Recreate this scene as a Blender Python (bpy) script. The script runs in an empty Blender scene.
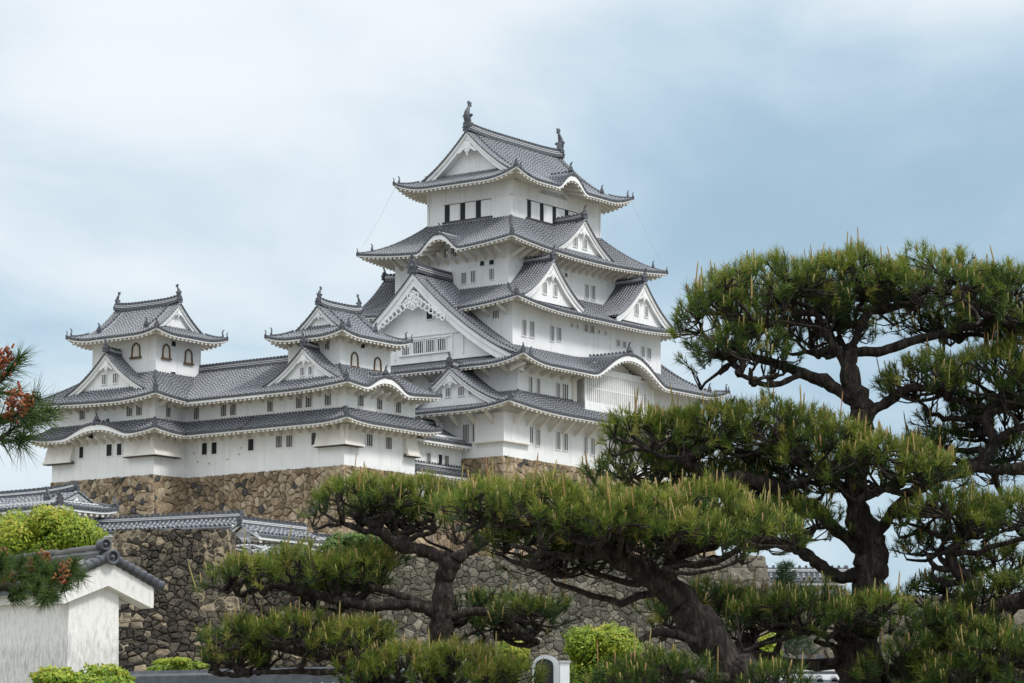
import bpy, math, random
import numpy as np
R = math.radians
random.seed(5)
rng = np.random.default_rng(5)
PI = math.pi
scene = bpy.context.scene
COL = scene.collection

# ------------------------------------------------------------------ camera
FPX, PITCH, THETA = 2956.94, 8.61906, 36.23984
cam = bpy.data.cameras.new('camera')
cam.sensor_width = 36.0
cam.lens = 36.0 * FPX / 1024.0
cam.clip_start, cam.clip_end = 0.1, 8000
camo = bpy.data.objects.new('camera', cam)
COL.objects.link(camo)
camo.location = (0, 0, 1.7)
camo.rotation_euler = (R(90 + PITCH), 0, 0)
scene.camera = camo

# ------------------------------------------------------------------ sky, sun, exposure
SUN_EL, SUN_AZ = 50.0, 118.0        # azimuth clockwise from +Y (the view direction)
world = bpy.data.worlds.new('World')
scene.world = world
world.use_nodes = True
wn, wl = world.node_tree.nodes, world.node_tree.links
wn.clear()
def wnode(t, **k):
    n = wn.new(t)
    for a, b in k.items(): setattr(n, a, b)
    return n
sky = wnode('ShaderNodeTexSky', sky_type='NISHITA', sun_disc=False)
sky.sun_elevation = R(SUN_EL); sky.sun_rotation = R(SUN_AZ)
sky.air_density = 1.0; sky.dust_density = 1.5; sky.ozone_density = 1.5
bg1 = wnode('ShaderNodeBackground'); bg1.inputs[1].default_value = 0.11
wl.new(sky.outputs[0], bg1.inputs[0])
tcn = wnode('ShaderNodeTexCoord')
mp = wnode('ShaderNodeMapping'); mp.inputs['Scale'].default_value = (1.0, 1.0, 1.9)
mp.inputs['Location'].default_value = (0.32, 0.1, 0.02)
wl.new(tcn.outputs['Generated'], mp.inputs['Vector'])
nz = wnode('ShaderNodeTexNoise'); nz.inputs['Scale'].default_value = 7.0
nz.inputs['Detail'].default_value = 6; nz.inputs['Roughness'].default_value = 0.52; nz.inputs['Distortion'].default_value = 0.4
wl.new(mp.outputs[0], nz.inputs['Vector'])
# cloud sheet: bright overhead and to the left, thinner and bluer to the right
ramp = wnode('ShaderNodeValToRGB')
ramp.color_ramp.interpolation = 'B_SPLINE'
e = ramp.color_ramp.elements
e[0].position, e[0].color = 0.25, (0.33, 0.47, 0.59, 1)
e[1].position, e[1].color = 0.80, (0.83, 0.87, 0.905, 1)
m = e.new(0.45); m.color = (0.47, 0.62, 0.73, 1)
m = e.new(0.62); m.color = (0.66, 0.75, 0.81, 1)
sep = wnode('ShaderNodeSeparateXYZ'); wl.new(tcn.outputs['Generated'], sep.inputs[0])
zc = wnode('ShaderNodeValToRGB'); zc.color_ramp.interpolation = 'B_SPLINE'
ze_ = zc.color_ramp.elements
ze_[0].position, ze_[0].color = 0.0, (0.62,) * 3 + (1,)
ze_[1].position, ze_[1].color = 1.0, (0.95,) * 3 + (1,)
for p_, v_ in ((0.08, 0.58), (0.14, 0.50), (0.175, 0.44), (0.21, 0.46), (0.235, 0.56), (0.26, 0.66), (0.32, 0.82)):
    x_ = ze_.new(p_); x_.color = (v_, v_, v_, 1)
wl.new(sep.outputs[2], zc.inputs['Fac'])
mx = wnode('ShaderNodeMath', operation='MULTIPLY_ADD'); mx.inputs[1].default_value = -0.62; mx.inputs[2].default_value = 0.0
wl.new(sep.outputs[0], mx.inputs[0])
mxc = wnode('ShaderNodeClamp'); mxc.inputs['Min'].default_value = -0.11; mxc.inputs['Max'].default_value = 0.06
wl.new(mx.outputs[0], mxc.inputs['Value'])
nm = wnode('ShaderNodeMath', operation='MULTIPLY_ADD'); nm.inputs[1].default_value = 1.15; nm.inputs[2].default_value = -0.545
wl.new(nz.outputs['Fac'], nm.inputs[0])
ad = wnode('ShaderNodeMath', operation='ADD'); wl.new(nm.outputs[0], ad.inputs[0]); wl.new(mxc.outputs[0], ad.inputs[1])
ad2 = wnode('ShaderNodeMath', operation='ADD'); wl.new(ad.outputs[0], ad2.inputs[0]); wl.new(zc.outputs['Color'], ad2.inputs[1])
wl.new(ad2.outputs[0], ramp.inputs['Fac'])
# overcast dome: brighter overhead
zr = wnode('ShaderNodeMapRange'); zr.inputs['From Min'].default_value = 0.28; zr.inputs['From Max'].default_value = 0.9
zr.inputs['To Min'].default_value = 1.0; zr.inputs['To Max'].default_value = 2.3
wl.new(sep.outputs[2], zr.inputs['Value'])
bg2 = wnode('ShaderNodeBackground')
wl.new(ramp.outputs['Color'], bg2.inputs[0]); wl.new(zr.outputs[0], bg2.inputs[1])
mixs = wnode('ShaderNodeMixShader'); mixs.inputs[0].default_value = 0.9
wl.new(bg1.outputs[0], mixs.inputs[1]); wl.new(bg2.outputs[0], mixs.inputs[2])
wout = wnode('ShaderNodeOutputWorld'); wl.new(mixs.outputs[0], wout.inputs[0])

sun = bpy.data.lights.new('sun', 'SUN')
sun.energy = 2.0; sun.angle = R(12); sun.color = (1.0, 0.97, 0.93)
suno = bpy.data.objects.new('sun', sun); COL.objects.link(suno)
suno.rotation_euler = (R(90 - SUN_EL), 0, -R(SUN_AZ) + PI)
scene.view_settings.view_transform = 'Standard'
scene.view_settings.look = 'None'
scene.view_settings.exposure = 0.2
scene.view_settings.gamma = 1.0
scene.render.engine = 'CYCLES'
scene.cycles.max_bounces = 6
scene.cycles.diffuse_bounces = 3

# ------------------------------------------------------------------ frames
cp, sp = math.cos(R(PITCH)), math.sin(R(PITCH))
def at(px, py, Y):
    """world point seen at pixel (px,py), at distance Y in front of the camera"""
    a = (px - 512) / FPX; b = -(py - 341.5) / FPX
    d = np.array([a, cp - b * sp, sp + b * cp])
    return np.array([0, 0, 1.7]) + d * (Y / d[1])
PHI = R(90 - THETA)                 # castle axes: u = along the south face, v = along the west face
CW = np.array([0.242, 250.0])
UD = np.array([math.cos(PHI), math.sin(PHI)]); VD = np.array([-UD[1], UD[0]])
def cw(u, v): return CW + u * UD + v * VD
def toc(P):
    q = np.array(P[:2]) - CW
    return np.array([q @ UD, q @ VD, P[2]])

# ------------------------------------------------------------------ materials
def mat(name):
    m = bpy.data.materials.new(name); m.use_nodes = True
    n, l = m.node_tree.nodes, m.node_tree.links
    b = n['Principled BSDF']
    b.inputs['Specular IOR Level'].default_value = 0.25
    return m, n, l, b
def noise(n, l, scale, detail=4, rough=.55, vec=None, coord='Object', mapscale=None):
    t = n.new('ShaderNodeTexNoise'); t.inputs['Scale'].default_value = scale
    t.inputs['Detail'].default_value = detail; t.inputs['Roughness'].default_value = rough
    tc = n.new('ShaderNodeTexCoord'); src = tc.outputs[coord]
    if mapscale:
        mpn = n.new('ShaderNodeMapping'); mpn.inputs['Scale'].default_value = mapscale
        l.new(src, mpn.inputs['Vector']); src = mpn.outputs[0]
    l.new(src, t.inputs['Vector'])
    return t
def cramp(n, l, src, stops, interp='LINEAR'):
    r = n.new('ShaderNodeValToRGB'); r.color_ramp.interpolation = interp
    el = r.color_ramp.elements
    el[0].position, el[0].color = stops[0][0], (*stops[0][1], 1)
    el[1].position, el[1].color = stops[-1][0], (*stops[-1][1], 1)
    for p, c in stops[1:-1]:
        x = el.new(p); x.color = (*c, 1)
    l.new(src, r.inputs['Fac'])
    return r
def mixc(n, l, fac, a, b, mode='MIX'):
    m = n.new('ShaderNodeMix'); m.data_type = 'RGBA'; m.blend_type = mode
    for sock, v in ((m.inputs[0], fac), (m.inputs[6], a), (m.inputs[7], b)):
        if hasattr(v, 'is_linked'): l.new(v, sock)
        elif isinstance(v, tuple): sock.default_value = (*v, 1)
        else: sock.default_value = v
    return m.outputs[2]
def bump(n, l, b, src, strength=.4, dist=.05):
    bp = n.new('ShaderNodeBump'); bp.inputs['Strength'].default_value = strength; bp.inputs['Distance'].default_value = dist
    l.new(src, bp.inputs['Height']); l.new(bp.outputs[0], b.inputs['Normal'])
def plaster_mat(name, col, col2, grime=(.45, .44, .42), g0=.62, g1=.8, gs=(1.4, 1.4, .22), amt=.35, rough=.85):
    m, n, l, b = mat(name)
    a = noise(n, l, .6, 5)
    c = cramp(n, l, a.outputs['Fac'], [(.3, col2), (.65, col)])
    s = noise(n, l, 1.0, 6, .65, mapscale=gs)
    f = cramp(n, l, s.outputs['Fac'], [(g0, (0, 0, 0)), (g1, (amt,) * 3)])
    o = mixc(n, l, f.outputs[0], c.outputs[0], grime)
    l.new(o, b.inputs['Base Color']); b.inputs['Roughness'].default_value = rough
    return m
M = {}
M['plaster'] = plaster_mat('white_plaster', (.825, .825, .82), (.74, .745, .745), g0=.53, g1=.78, gs=(2.0, 2.0, .17), amt=.48)
M['plaster_old'] = plaster_mat('aged_plaster', (.78, .75, .70), (.70, .66, .60), (.42, .38, .33), .5, .8, (1.2, 1.2, .5), .5)
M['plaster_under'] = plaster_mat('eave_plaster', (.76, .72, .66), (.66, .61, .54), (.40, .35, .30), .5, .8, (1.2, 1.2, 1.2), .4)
M['plaster_near'] = plaster_mat('weathered_plaster', (.80, .785, .76), (.72, .70, .67), (.30, .30, .295), .50, .72, (26, 26, 9), .42)

# grime rising from the foot of the near wall
def near_grime():
    m = M['plaster_near']; n, l = m.node_tree.nodes, m.node_tree.links
    b = n['Principled BSDF']; src = b.inputs['Base Color'].links[0].from_socket
    tc = n.new('ShaderNodeTexCoord'); sp_ = n.new('ShaderNodeSeparateXYZ'); l.new(tc.outputs['Object'], sp_.inputs[0])
    mr = n.new('ShaderNodeMapRange'); mr.interpolation_type = 'SMOOTHSTEP'
    mr.inputs['From Min'].default_value = 3.15; mr.inputs['From Max'].default_value = 2.55; mr.inputs['To Min'].default_value = .0; mr.inputs['To Max'].default_value = .20
    l.new(sp_.outputs[2], mr.inputs['Value'])
    a = noise(n, l, 1.0, 8, .7, mapscale=(22, 22, 7))
    ad_ = n.new('ShaderNodeMath'); ad_.operation = 'ADD'; l.new(a.outputs['Fac'], ad_.inputs[0]); l.new(mr.outputs[0], ad_.inputs[1])
    f = cramp(n, l, ad_.outputs[0], [(.56, (0, 0, 0)), (.88, (.6,) * 3)])
    l.new(mixc(n, l, f.outputs[0], src, (.17, .17, .165)), b.inputs['Base Color'])
near_grime()
# roof tile: 'tc' attribute = (metres up the slope, row offset, 1 on round tiles)
def tile_mat(name, dark, light, joint, jw=.3, jamt=.8):
    m, n, l, b = mat(name)
    at_ = n.new('ShaderNodeAttribute'); at_.attribute_name = 'tc'
    sp_ = n.new('ShaderNodeSeparateXYZ'); l.new(at_.outputs['Vector'], sp_.inputs[0])
    a = noise(n, l, 3.0, 4); a2 = noise(n, l, .25, 3)
    c = cramp(n, l, a.outputs['Fac'], [(.3, dark), (.7, light)])
    c2 = cramp(n, l, a2.outputs['Fac'], [(.35, (.80, .80, .80)), (.65, (1.12, 1.1, 1.08))])
    base = mixc(n, l, 1.0, c.outputs[0], c2.outputs[0], 'MULTIPLY')
    ma = n.new('ShaderNodeMath'); ma.operation = 'MULTIPLY_ADD'; ma.inputs[1].default_value = 1 / .31
    l.new(sp_.outputs[0], ma.inputs[0]); l.new(sp_.outputs[1], ma.inputs[2])
    fr = n.new('ShaderNodeMath'); fr.operation = 'FRACT'; l.new(ma.outputs[0], fr.inputs[0])
    lt = n.new('ShaderNodeMath'); lt.operation = 'LESS_THAN'; lt.inputs[1].default_value = jw; l.new(fr.outputs[0], lt.inputs[0])
    mu = n.new('ShaderNodeMath'); mu.operation = 'MULTIPLY'; l.new(lt.outputs[0], mu.inputs[0]); l.new(sp_.outputs[2], mu.inputs[1])
    mj = n.new('ShaderNodeMath'); mj.operation = 'MULTIPLY'; mj.inputs[1].default_value = jamt; l.new(mu.outputs[0], mj.inputs[0])
    pan = n.new('ShaderNodeMapRange'); pan.inputs['To Min'].default_value = .55; pan.inputs['To Max'].default_value = 1.0
    l.new(sp_.outputs[2], pan.inputs['Value'])
    base = mixc(n, l, 1.0, base, pan.outputs[0], 'MULTIPLY')
    o = mixc(n, l, mj.outputs[0], base, joint)
    l.new(o, b.inputs['Base Color']); b.inputs['Roughness'].default_value = .55
    b.inputs['Specular IOR Level'].default_value = .4
    return m
M['tile'] = tile_mat('roof_tile', (.062, .070, .083), (.14, .152, .172), (.55, .55, .555), .27, .42)
M['tile_near'] = tile_mat('weathered_roof_tile', (.09, .095, .10), (.22, .22, .215), (.40, .40, .38), .12, .6)
def plain(name, col, col2=None, rough=.7, scale=3.0, spec=.25, bmp=0):
    m, n, l, b = mat(name)
    a = noise(n, l, scale, 5)
    c = cramp(n, l, a.outputs['Fac'], [(.3, col), (.7, col2 or tuple(min(1, x * 1.35) for x in col))])
    l.new(c.outputs[0], b.inputs['Base Color']); b.inputs['Roughness'].default_value = rough
    b.inputs['Specular IOR Level'].default_value = spec
    if bmp: bump(n, l, b, a.outputs['Fac'], bmp, .05)
    return m
M['dark_tile'] = plain('dark_ridge_tile', (.045, .05, .06), (.10, .105, .12), .5, 5, .4)
M['tile_edge'] = plain('eave_edge_tile', (.05, .055, .065), (.11, .115, .13), .5, 5, .4)
M['joint'] = plain('joint_plaster', (.52, .52, .53), (.66, .66, .66), .8, 4)
M['opening'] = plain('dark_opening', (.012, .013, .016), (.02, .022, .026), .6)  # flat panels: the dark inside of an opening is put into the colour
M['lattice'] = plain('lattice_bar', (.58, .57, .55), (.68, .67, .65), .8)
M['lattice_dark'] = plain('grey_lattice_bar', (.30, .28, .26), (.42, .40, .38), .8)
M['screen'] = plain('window_screen', (.055, .058, .062), (.10, .105, .11), .7)
M['sill'] = plain('dark_sill', (.05, .05, .055), (.09, .09, .1), .6)
M['bell_frame'] = plain('black_window_frame', (.05, .04, .03), (.20, .12, .05), .4, 12)
M['iron'] = plain('black_iron', (.02, .02, .022), (.04, .04, .04), .5)
M['metal'] = plain('grey_metal', (.40, .42, .44), (.52, .54, .56), .4, 3, .5)
M['white_metal'] = plain('white_painted_metal', (.74, .75, .76), (.82, .83, .84), .5)

def stone_mat(name, stops, mossy=None):
    m, n, l, b = mat(name)
    at_ = n.new('ShaderNodeAttribute'); at_.attribute_name = 'tc'
    sp_ = n.new('ShaderNodeSeparateXYZ'); l.new(at_.outputs['Vector'], sp_.inputs[0])
    c = cramp(n, l, sp_.outputs[0], stops)
    a = noise(n, l, 2.5, 7, .7)
    c2 = cramp(n, l, a.outputs['Fac'], [(.28, (.45, .44, .42)), (.7, (1.4, 1.36, 1.3))])
    o = mixc(n, l, 1.0, c.outputs[0], c2.outputs[0], 'MULTIPLY')
    if mossy:
        s = noise(n, l, .35, 5, .6)
        f = cramp(n, l, s.outputs['Fac'], [(.5, (0, 0, 0)), (.68, (.55,) * 3)])
        o = mixc(n, l, f.outputs[0], o, mossy)
    l.new(o, b.inputs['Base Color']); b.inputs['Roughness'].default_value = .9
    b2 = noise(n, l, 4, 6, .65)
    bump(n, l, b, b2.outputs['Fac'], .6, .08)
    return m
M['stone_tan'] = stone_mat('tan_stone', [(0, (.05, .05, .052)), (.08, (.09, .088, .088)), (.13, (.17, .13, .09)), (.45, (.265, .20, .135)), (.75, (.325, .255, .18)), (1, (.40, .335, .25))])
M['stone_dark'] = stone_mat('dark_stone', [(0, (.03, .028, .026)), (.4, (.066, .058, .048)), (.7, (.105, .09, .072)), (.88, (.18, .155, .12)), (1, (.34, .28, .20))], (.07, .068, .05))
M['stone_grey'] = stone_mat('grey_stone', [(0, (.07, .065, .055)), (.5, (.125, .115, .096)), (1, (.23, .21, .172))], (.075, .078, .052))
M['mortar_grey'] = plain('mossy_joint', (.06, .06, .045), (.12, .112, .09), .95)
M['mortar'] = plain('deep_joint', (.05, .045, .038), (.10, .09, .072), .95)

def vary_mat(name, stops, rough=.6, trans=0, attr='tc'):
    m, n, l, b = mat(name)
    at_ = n.new('ShaderNodeAttribute'); at_.attribute_name = attr
    sp_ = n.new('ShaderNodeSeparateXYZ'); l.new(at_.outputs['Vector'], sp_.inputs[0])
    c = cramp(n, l, sp_.outputs[0], stops)
    l.new(c.outputs[0], b.inputs['Base Color']); b.inputs['Roughness'].default_value = rough
    b.inputs['Specular IOR Level'].default_value = .3
    if trans:
        tr = n.new('ShaderNodeBsdfTranslucent'); l.new(c.outputs[0], tr.inputs['Color'])
        ms = n.new('ShaderNodeMixShader'); ms.inputs[0].default_value = trans
        out = [x for x in n if x.type == 'OUTPUT_MATERIAL'][0]
        l.new(b.outputs[0], ms.inputs[1]); l.new(tr.outputs[0], ms.inputs[2]); l.new(ms.outputs[0], out.inputs[0])
    return m
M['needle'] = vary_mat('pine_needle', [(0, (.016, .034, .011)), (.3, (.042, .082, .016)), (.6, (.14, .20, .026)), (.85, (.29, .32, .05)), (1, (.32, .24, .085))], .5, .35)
M['needle_blue'] = vary_mat('dark_pine_needle', [(0, (.02, .045, .025)), (.6, (.045, .085, .035)), (1, (.09, .13, .04))], .5, .2)
M['candle'] = vary_mat('pine_candle', [(0, (.20, .19, .05)), (.5, (.32, .25, .09)), (1, (.30, .16, .07))], .7)
M['cone'] = vary_mat('pollen_cone', [(0, (.10, .028, .016)), (.6, (.24, .07, .03)), (1, (.30, .14, .05))], .7)
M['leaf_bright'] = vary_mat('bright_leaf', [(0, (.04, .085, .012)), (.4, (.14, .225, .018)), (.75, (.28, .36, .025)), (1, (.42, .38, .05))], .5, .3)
M['leaf_mid'] = vary_mat('green_leaf', [(0, (.03, .06, .015)), (.6, (.08, .14, .025)), (1, (.18, .24, .04))], .5, .25)
def bark_mat():
    m, n, l, b = mat('pine_bark')
    a = noise(n, l, 9, 6, .65, mapscale=(1.6, 1.6, .45))
    v = n.new('ShaderNodeTexVoronoi'); v.feature = 'DISTANCE_TO_EDGE'; v.inputs['Scale'].default_value = 11
    tc = n.new('ShaderNodeTexCoord'); mpn = n.new('ShaderNodeMapping'); mpn.inputs['Scale'].default_value = (1.4, 1.4, .5)
    l.new(tc.outputs['Object'], mpn.inputs[0]); l.new(mpn.outputs[0], v.inputs['Vector'])
    c = cramp(n, l, a.outputs['Fac'], [(.32, (.010, .008, .007)), (.52, (.034, .027, .023)), (.78, (.12, .098, .082))])
    l.new(c.outputs[0], b.inputs['Base Color']); b.inputs['Roughness'].default_value = .95
    ad = n.new('ShaderNodeMath'); ad.operation = 'MULTIPLY_ADD'; ad.inputs[1].default_value = .5
    l.new(a.outputs['Fac'], ad.inputs[0]); l.new(v.outputs['Distance'], ad.inputs[2])
    bump(n, l, b, ad.outputs[0], .9, .06)
    return m
M['bark'] = bark_mat()
def ground_mat():
    m, n, l, b = mat('hill_grass')
    a = noise(n, l, .15, 8, .7)
    c = cramp(n, l, a.outputs['Fac'], [(.3, (.10, .11, .05)), (.5, (.19, .175, .13)), (.7, (.26, .235, .19))])
    l.new(c.outputs[0], b.inputs['Base Color']); b.inputs['Roughness'].default_value = .95
    return m
M['ground'] = ground_mat()

# ------------------------------------------------------------------ mesh builder
class MB:
    def __init__(s):
        s.v = []; s.f = []; s.m = []; s.t = []; s.mats = []; s.n = 0; s.sm = []
    def mi(s, k):
        if k not in s.mats: s.mats.append(k)
        return s.mats.index(k)
    def add(s, V, F, k, tc=None, smooth=False):
        V = np.asarray(V, float).reshape(-1, 3)
        b = s.n
        s.v.append(V); s.n += len(V)
        s.t.append(np.zeros((len(V), 3)) if tc is None else np.asarray(tc, float).reshape(-1, 3))
        F = [tuple(i + b for i in f) for f in F]
        s.f += F; s.m += [s.mi(k)] * len(F); s.sm += [smooth] * len(F)
    def box(s, T, a0, a1, b0, b1, c0, c1, k):
        V = [T(a, b, c) for a in (a0, a1) for b in (b0, b1) for c in (c0, c1)]
        s.add(V, [(0, 1, 3, 2), (4, 6, 7, 5), (0, 4, 5, 1), (2, 3, 7, 6), (0, 2, 6, 4), (1, 5, 7, 3)], k)
    def grid(s, G, k, tc=None, smooth=False):
        G = np.asarray(G, float); a, b = G.shape[:2]
        F = [(i * b + j, i * b + j + 1, (i + 1) * b + j + 1, (i + 1) * b + j) for i in range(a - 1) for j in range(b - 1)]
        s.add(G.reshape(-1, 3), F, k, tc, smooth)
    def tube(s, P, r, k, n=6, tc=None, cap=True, smooth=True, ltc=False):
        P = np.asarray(P, float); r = np.broadcast_to(np.asarray(r, float), (len(P),))
        T = np.gradient(P, axis=0); T /= np.linalg.norm(T, axis=1)[:, None] + 1e-9
        up = np.array([0.0, 0, 1]) if abs(T[0][2]) < .9 else np.array([1.0, 0, 0])
        G = []
        a = np.cross(T[0], up); a /= np.linalg.norm(a)
        for i in range(len(P)):
            a = a - T[i] * (a @ T[i]); a /= np.linalg.norm(a) + 1e-9
            b = np.cross(T[i], a)
            an = np.linspace(0, 2 * PI, n, endpoint=False)
            G.append(P[i] + r[i] * (np.cos(an)[:, None] * a + np.sin(an)[:, None] * b))
        G = np.array(G)
        F = []
        for i in range(len(P) - 1):
            for j in range(n):
                F.append((i * n + j, i * n + (j + 1) % n, (i + 1) * n + (j + 1) % n, (i + 1) * n + j))
        if cap: F += [tuple(range(n)), tuple((len(P) - 1) * n + j for j in range(n))]
        if ltc:
            ln = np.concatenate([[0], np.cumsum(np.linalg.norm(np.diff(P, axis=0), axis=1))])
            tc3 = np.stack([np.repeat(ln, n), np.zeros(len(P) * n), np.ones(len(P) * n)], -1)
            s.add(G.reshape(-1, 3), F, k, tc3, smooth); return
        s.add(G.reshape(-1, 3), F, k, tc if tc is None else np.tile(tc, (len(P) * n, 1)), smooth)
    def prism(s, T, poly, d0, d1, k):
        n = len(poly)
        V = [T(x, d0, z) for x, z in poly] + [T(x, d1, z) for x, z in poly]
        F = [tuple(range(n)), tuple(range(n, 2 * n))] + [(i, (i + 1) % n, n + (i + 1) % n, n + i) for i in range(n)]
        s.add(V, F, k)
    def build(s, name, parent=None, base=None):
        V = np.concatenate(s.v) if s.v else np.zeros((0, 3))
        if base is not None: V = V - np.asarray(base, float)
        me = bpy.data.meshes.new(name)
        me.from_pydata(V.tolist(), [], s.f)
        for k in s.mats: me.materials.append(M[k])
        me.polygons.foreach_set('material_index', s.m)
        me.polygons.foreach_set('use_smooth', s.sm)
        at_ = me.attributes.new('tc', 'FLOAT_VECTOR', 'POINT')
        at_.data.foreach_set('vector', np.concatenate(s.t).astype(np.float32).ravel())
        me.update()
        o = bpy.data.objects.new(name, me); COL.objects.link(o)
        if parent: o.parent = parent
        return o
def big_mesh(name, V, tris, cols, matk, parent=None, base=None):
    """fast path: numpy triangles"""
    V = np.asarray(V, np.float32).reshape(-1, 3)
    if base is not None: V = V - np.asarray(base, np.float32)
    me = bpy.data.meshes.new(name)
    nf = len(tris)
    me.vertices.add(len(V)); me.vertices.foreach_set('co', V.ravel())
    me.loops.add(nf * 3); me.loops.foreach_set('vertex_index', np.asarray(tris, np.int32).ravel())
    me.polygons.add(nf)
    me.polygons.foreach_set('loop_start', np.arange(nf, dtype=np.int32) * 3)
    me.polygons.foreach_set('loop_total', np.full(nf, 3, np.int32))
    me.materials.append(M[matk])
    at_ = me.attributes.new('tc', 'FLOAT_VECTOR', 'POINT')
    c = np.zeros((len(V), 3), np.float32); c[:, 0] = cols
    at_.data.foreach_set('vector', c.ravel())
    me.update(); me.validate()
    o = bpy.data.objects.new(name, me); COL.objects.link(o)
    if parent: o.parent = parent
    return o

class Thing:
    """an Empty at the base of a thing; castle=True: parts are written in castle coordinates"""
    def __init__(s, name, label, cat, base, castle=True, group=None):
        s.base = np.array(base, float)
        o = bpy.data.objects.new(name, None); COL.objects.link(o)
        o.empty_display_size = .5
        if castle:
            xy = cw(base[0], base[1]); o.location = (xy[0], xy[1], base[2]); o.rotation_euler = (0, 0, PHI)
        else: o.location = tuple(base)
        o['label'] = label; o['category'] = cat
        if group: o['group'] = group
        s.o = o
    def part(s, name, mb, parent=None):
        return mb.build(name, parent or s.o, s.base)

# ------------------------------------------------------------------ roof pieces
PITCH_T = .30
def norm(a): return a / (np.linalg.norm(a, axis=-1, keepdims=True) + 1e-9)
def slope(mb, P, s0, s1, tmin, nt=8, r=.078, k='tile', cap=True, pitch=PITCH_T, edge=True):
    n = max(2, int(round((s1 - s0) / pitch)))
    S = np.linspace(s0, s1, n + 1)
    tm = np.clip(np.array([tmin(x) for x in S]), 0, .999)
    L = np.linspace(0, 1, nt)
    TT = tm[:, None] + (1 - tm[:, None]) * L[None]
    SS = np.repeat(S[:, None], nt, 1)
    G = P(SS, TT)
    seg = np.linalg.norm(np.diff(G, axis=1), axis=2)
    ln = np.concatenate([np.zeros((n + 1, 1)), np.cumsum(seg[:, ::-1], axis=1)], 1)[:, ::-1]
    tc = np.stack([ln, SS * 0, SS * 0], -1)
    mb.grid(G, k, tc)
    e = .02
    dS = norm(P(SS + e, TT) - P(SS - e, TT))
    dT = norm(P(SS, np.clip(TT + e, 0, 1.02)) - P(SS, TT - e))
    N = np.cross(dS, dT); N *= np.sign(N[..., 2:3]); N = norm(N)
    ang = np.linspace(0, PI, 5)
    for i in range(n + 1):
        if tm[i] > .95: continue
        off = G[i][:, None, :] + r * (np.cos(ang)[None, :, None] * dS[i][:, None, :] + 1.15 * np.sin(ang)[None, :, None] * N[i][:, None, :])
        t3 = np.stack([np.repeat(ln[i][:, None], 5, 1), np.full((nt, 5), random.random()), np.ones((nt, 5))], -1)
        mb.grid(off, k, t3, True)
        if cap:
            c = G[i][-1] + N[i][-1] * .02; o = dT[i][-1] * .02
            an = np.linspace(0, 2 * PI, 8, endpoint=False)
            V = [c + o + (r + .03) * (math.cos(x) * dS[i][-1] + math.sin(x) * np.array([0, 0, 1.0])) for x in an]
            mb.add(V + [v - o * 4 for v in V], [tuple(range(8))] + [(j, (j + 1) % 8, 8 + (j + 1) % 8, 8 + j) for j in range(8)], 'tile_edge')
    if edge:
        E_ = G[:, -1]
        mb.grid(np.stack([E_, E_ - np.array([0, 0, .11])], 1), 'tile_edge')
    return G
def ridge(mb, pts, w=.34, h=.42, k='dark_tile', line=True):
    P = np.asarray(pts, float)
    T = norm(np.gradient(P, axis=0)); up = np.array([0, 0, 1.0])
    S = norm(np.cross(T, up))
    prof_ = [(-w / 2, -.15), (-w / 2 * .9, h * .62), (-w * .26, h * .8), (-w * .2, h), (w * .2, h), (w * .26, h * .8), (w / 2 * .9, h * .62), (w / 2, -.15)]
    G = np.stack([P + S * a + up * b for a, b in prof_], 1)
    mb.grid(G, k)
    n = len(P); 
    for i in (0, n - 1): mb.add(G[i], [tuple(range(8))], k)
    if line:
        for z in (.22, .48):
            for sg in (-1, 1):
                x = sg * (w / 2 * .955 + .012)
                A = P + S * x + up * (h * z); B = P + S * x + up * (h * z + .05)
                mb.grid(np.stack([A, B], 1), 'joint')
    # beads of the top round tiles
    if line:
        L = np.concatenate([[0], np.cumsum(np.linalg.norm(np.diff(P, axis=0), axis=1))])
        m_ = max(2, int(L[-1] / .34))
        for q in np.linspace(.1, L[-1] - .1, m_):
            c = np.array([np.interp(q, L, P[:, j]) for j in range(3)]); i = min(n - 1, int(np.searchsorted(L, q)))
            s_ = S[i]; t_ = T[i]
            V = [c + s_ * a + t_ * b + up * (h * .82 + d) for a in (-w * .33, w * .33) for b in (-.06, .06) for d in (0, .17)]
            mb.add(V, [(0, 1, 3, 2), (4, 6, 7, 5), (0, 4, 5, 1), (2, 3, 7, 6), (1, 5, 7, 3)], k)
def oni(mb, p, d, s=1.0, horn=True):
    """ogre-tile at a ridge end: shield plate with a horn and side scrolls; d = horizontal direction it faces"""
    d = np.array([d[0], d[1], 0.0]); d /= np.linalg.norm(d)
    a = np.array([-d[1], d[0], 0]); up = np.array([0, 0, 1.0]); p = np.asarray(p, float)
    T = lambda x, y, z: p + a * x * s + d * y * s + up * z * s
    poly = [(-.42, -.2), (-.36, .1), (-.5, .22), (-.34, .34), (-.26, .62), (-.12, .74), (.12, .74), (.26, .62), (.34, .34), (.5, .22), (.36, .1), (.42, -.2)]
    mb.prism(T, poly, -.08, .12, 'dark_tile')
    if horn:
        P = [T(0, -.05, .65), T(0, 0, .9), T(0, .1, 1.12), T(0, .28, 1.25)]
        mb.tube(P, [.14 * s, .12 * s, .10 * s, .05 * s], 'dark_tile', 6)
    mb.tube([T(0, .1, .3), T(0, .22, .3)], [.2 * s, .14 * s], 'dark_tile', 8)
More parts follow.
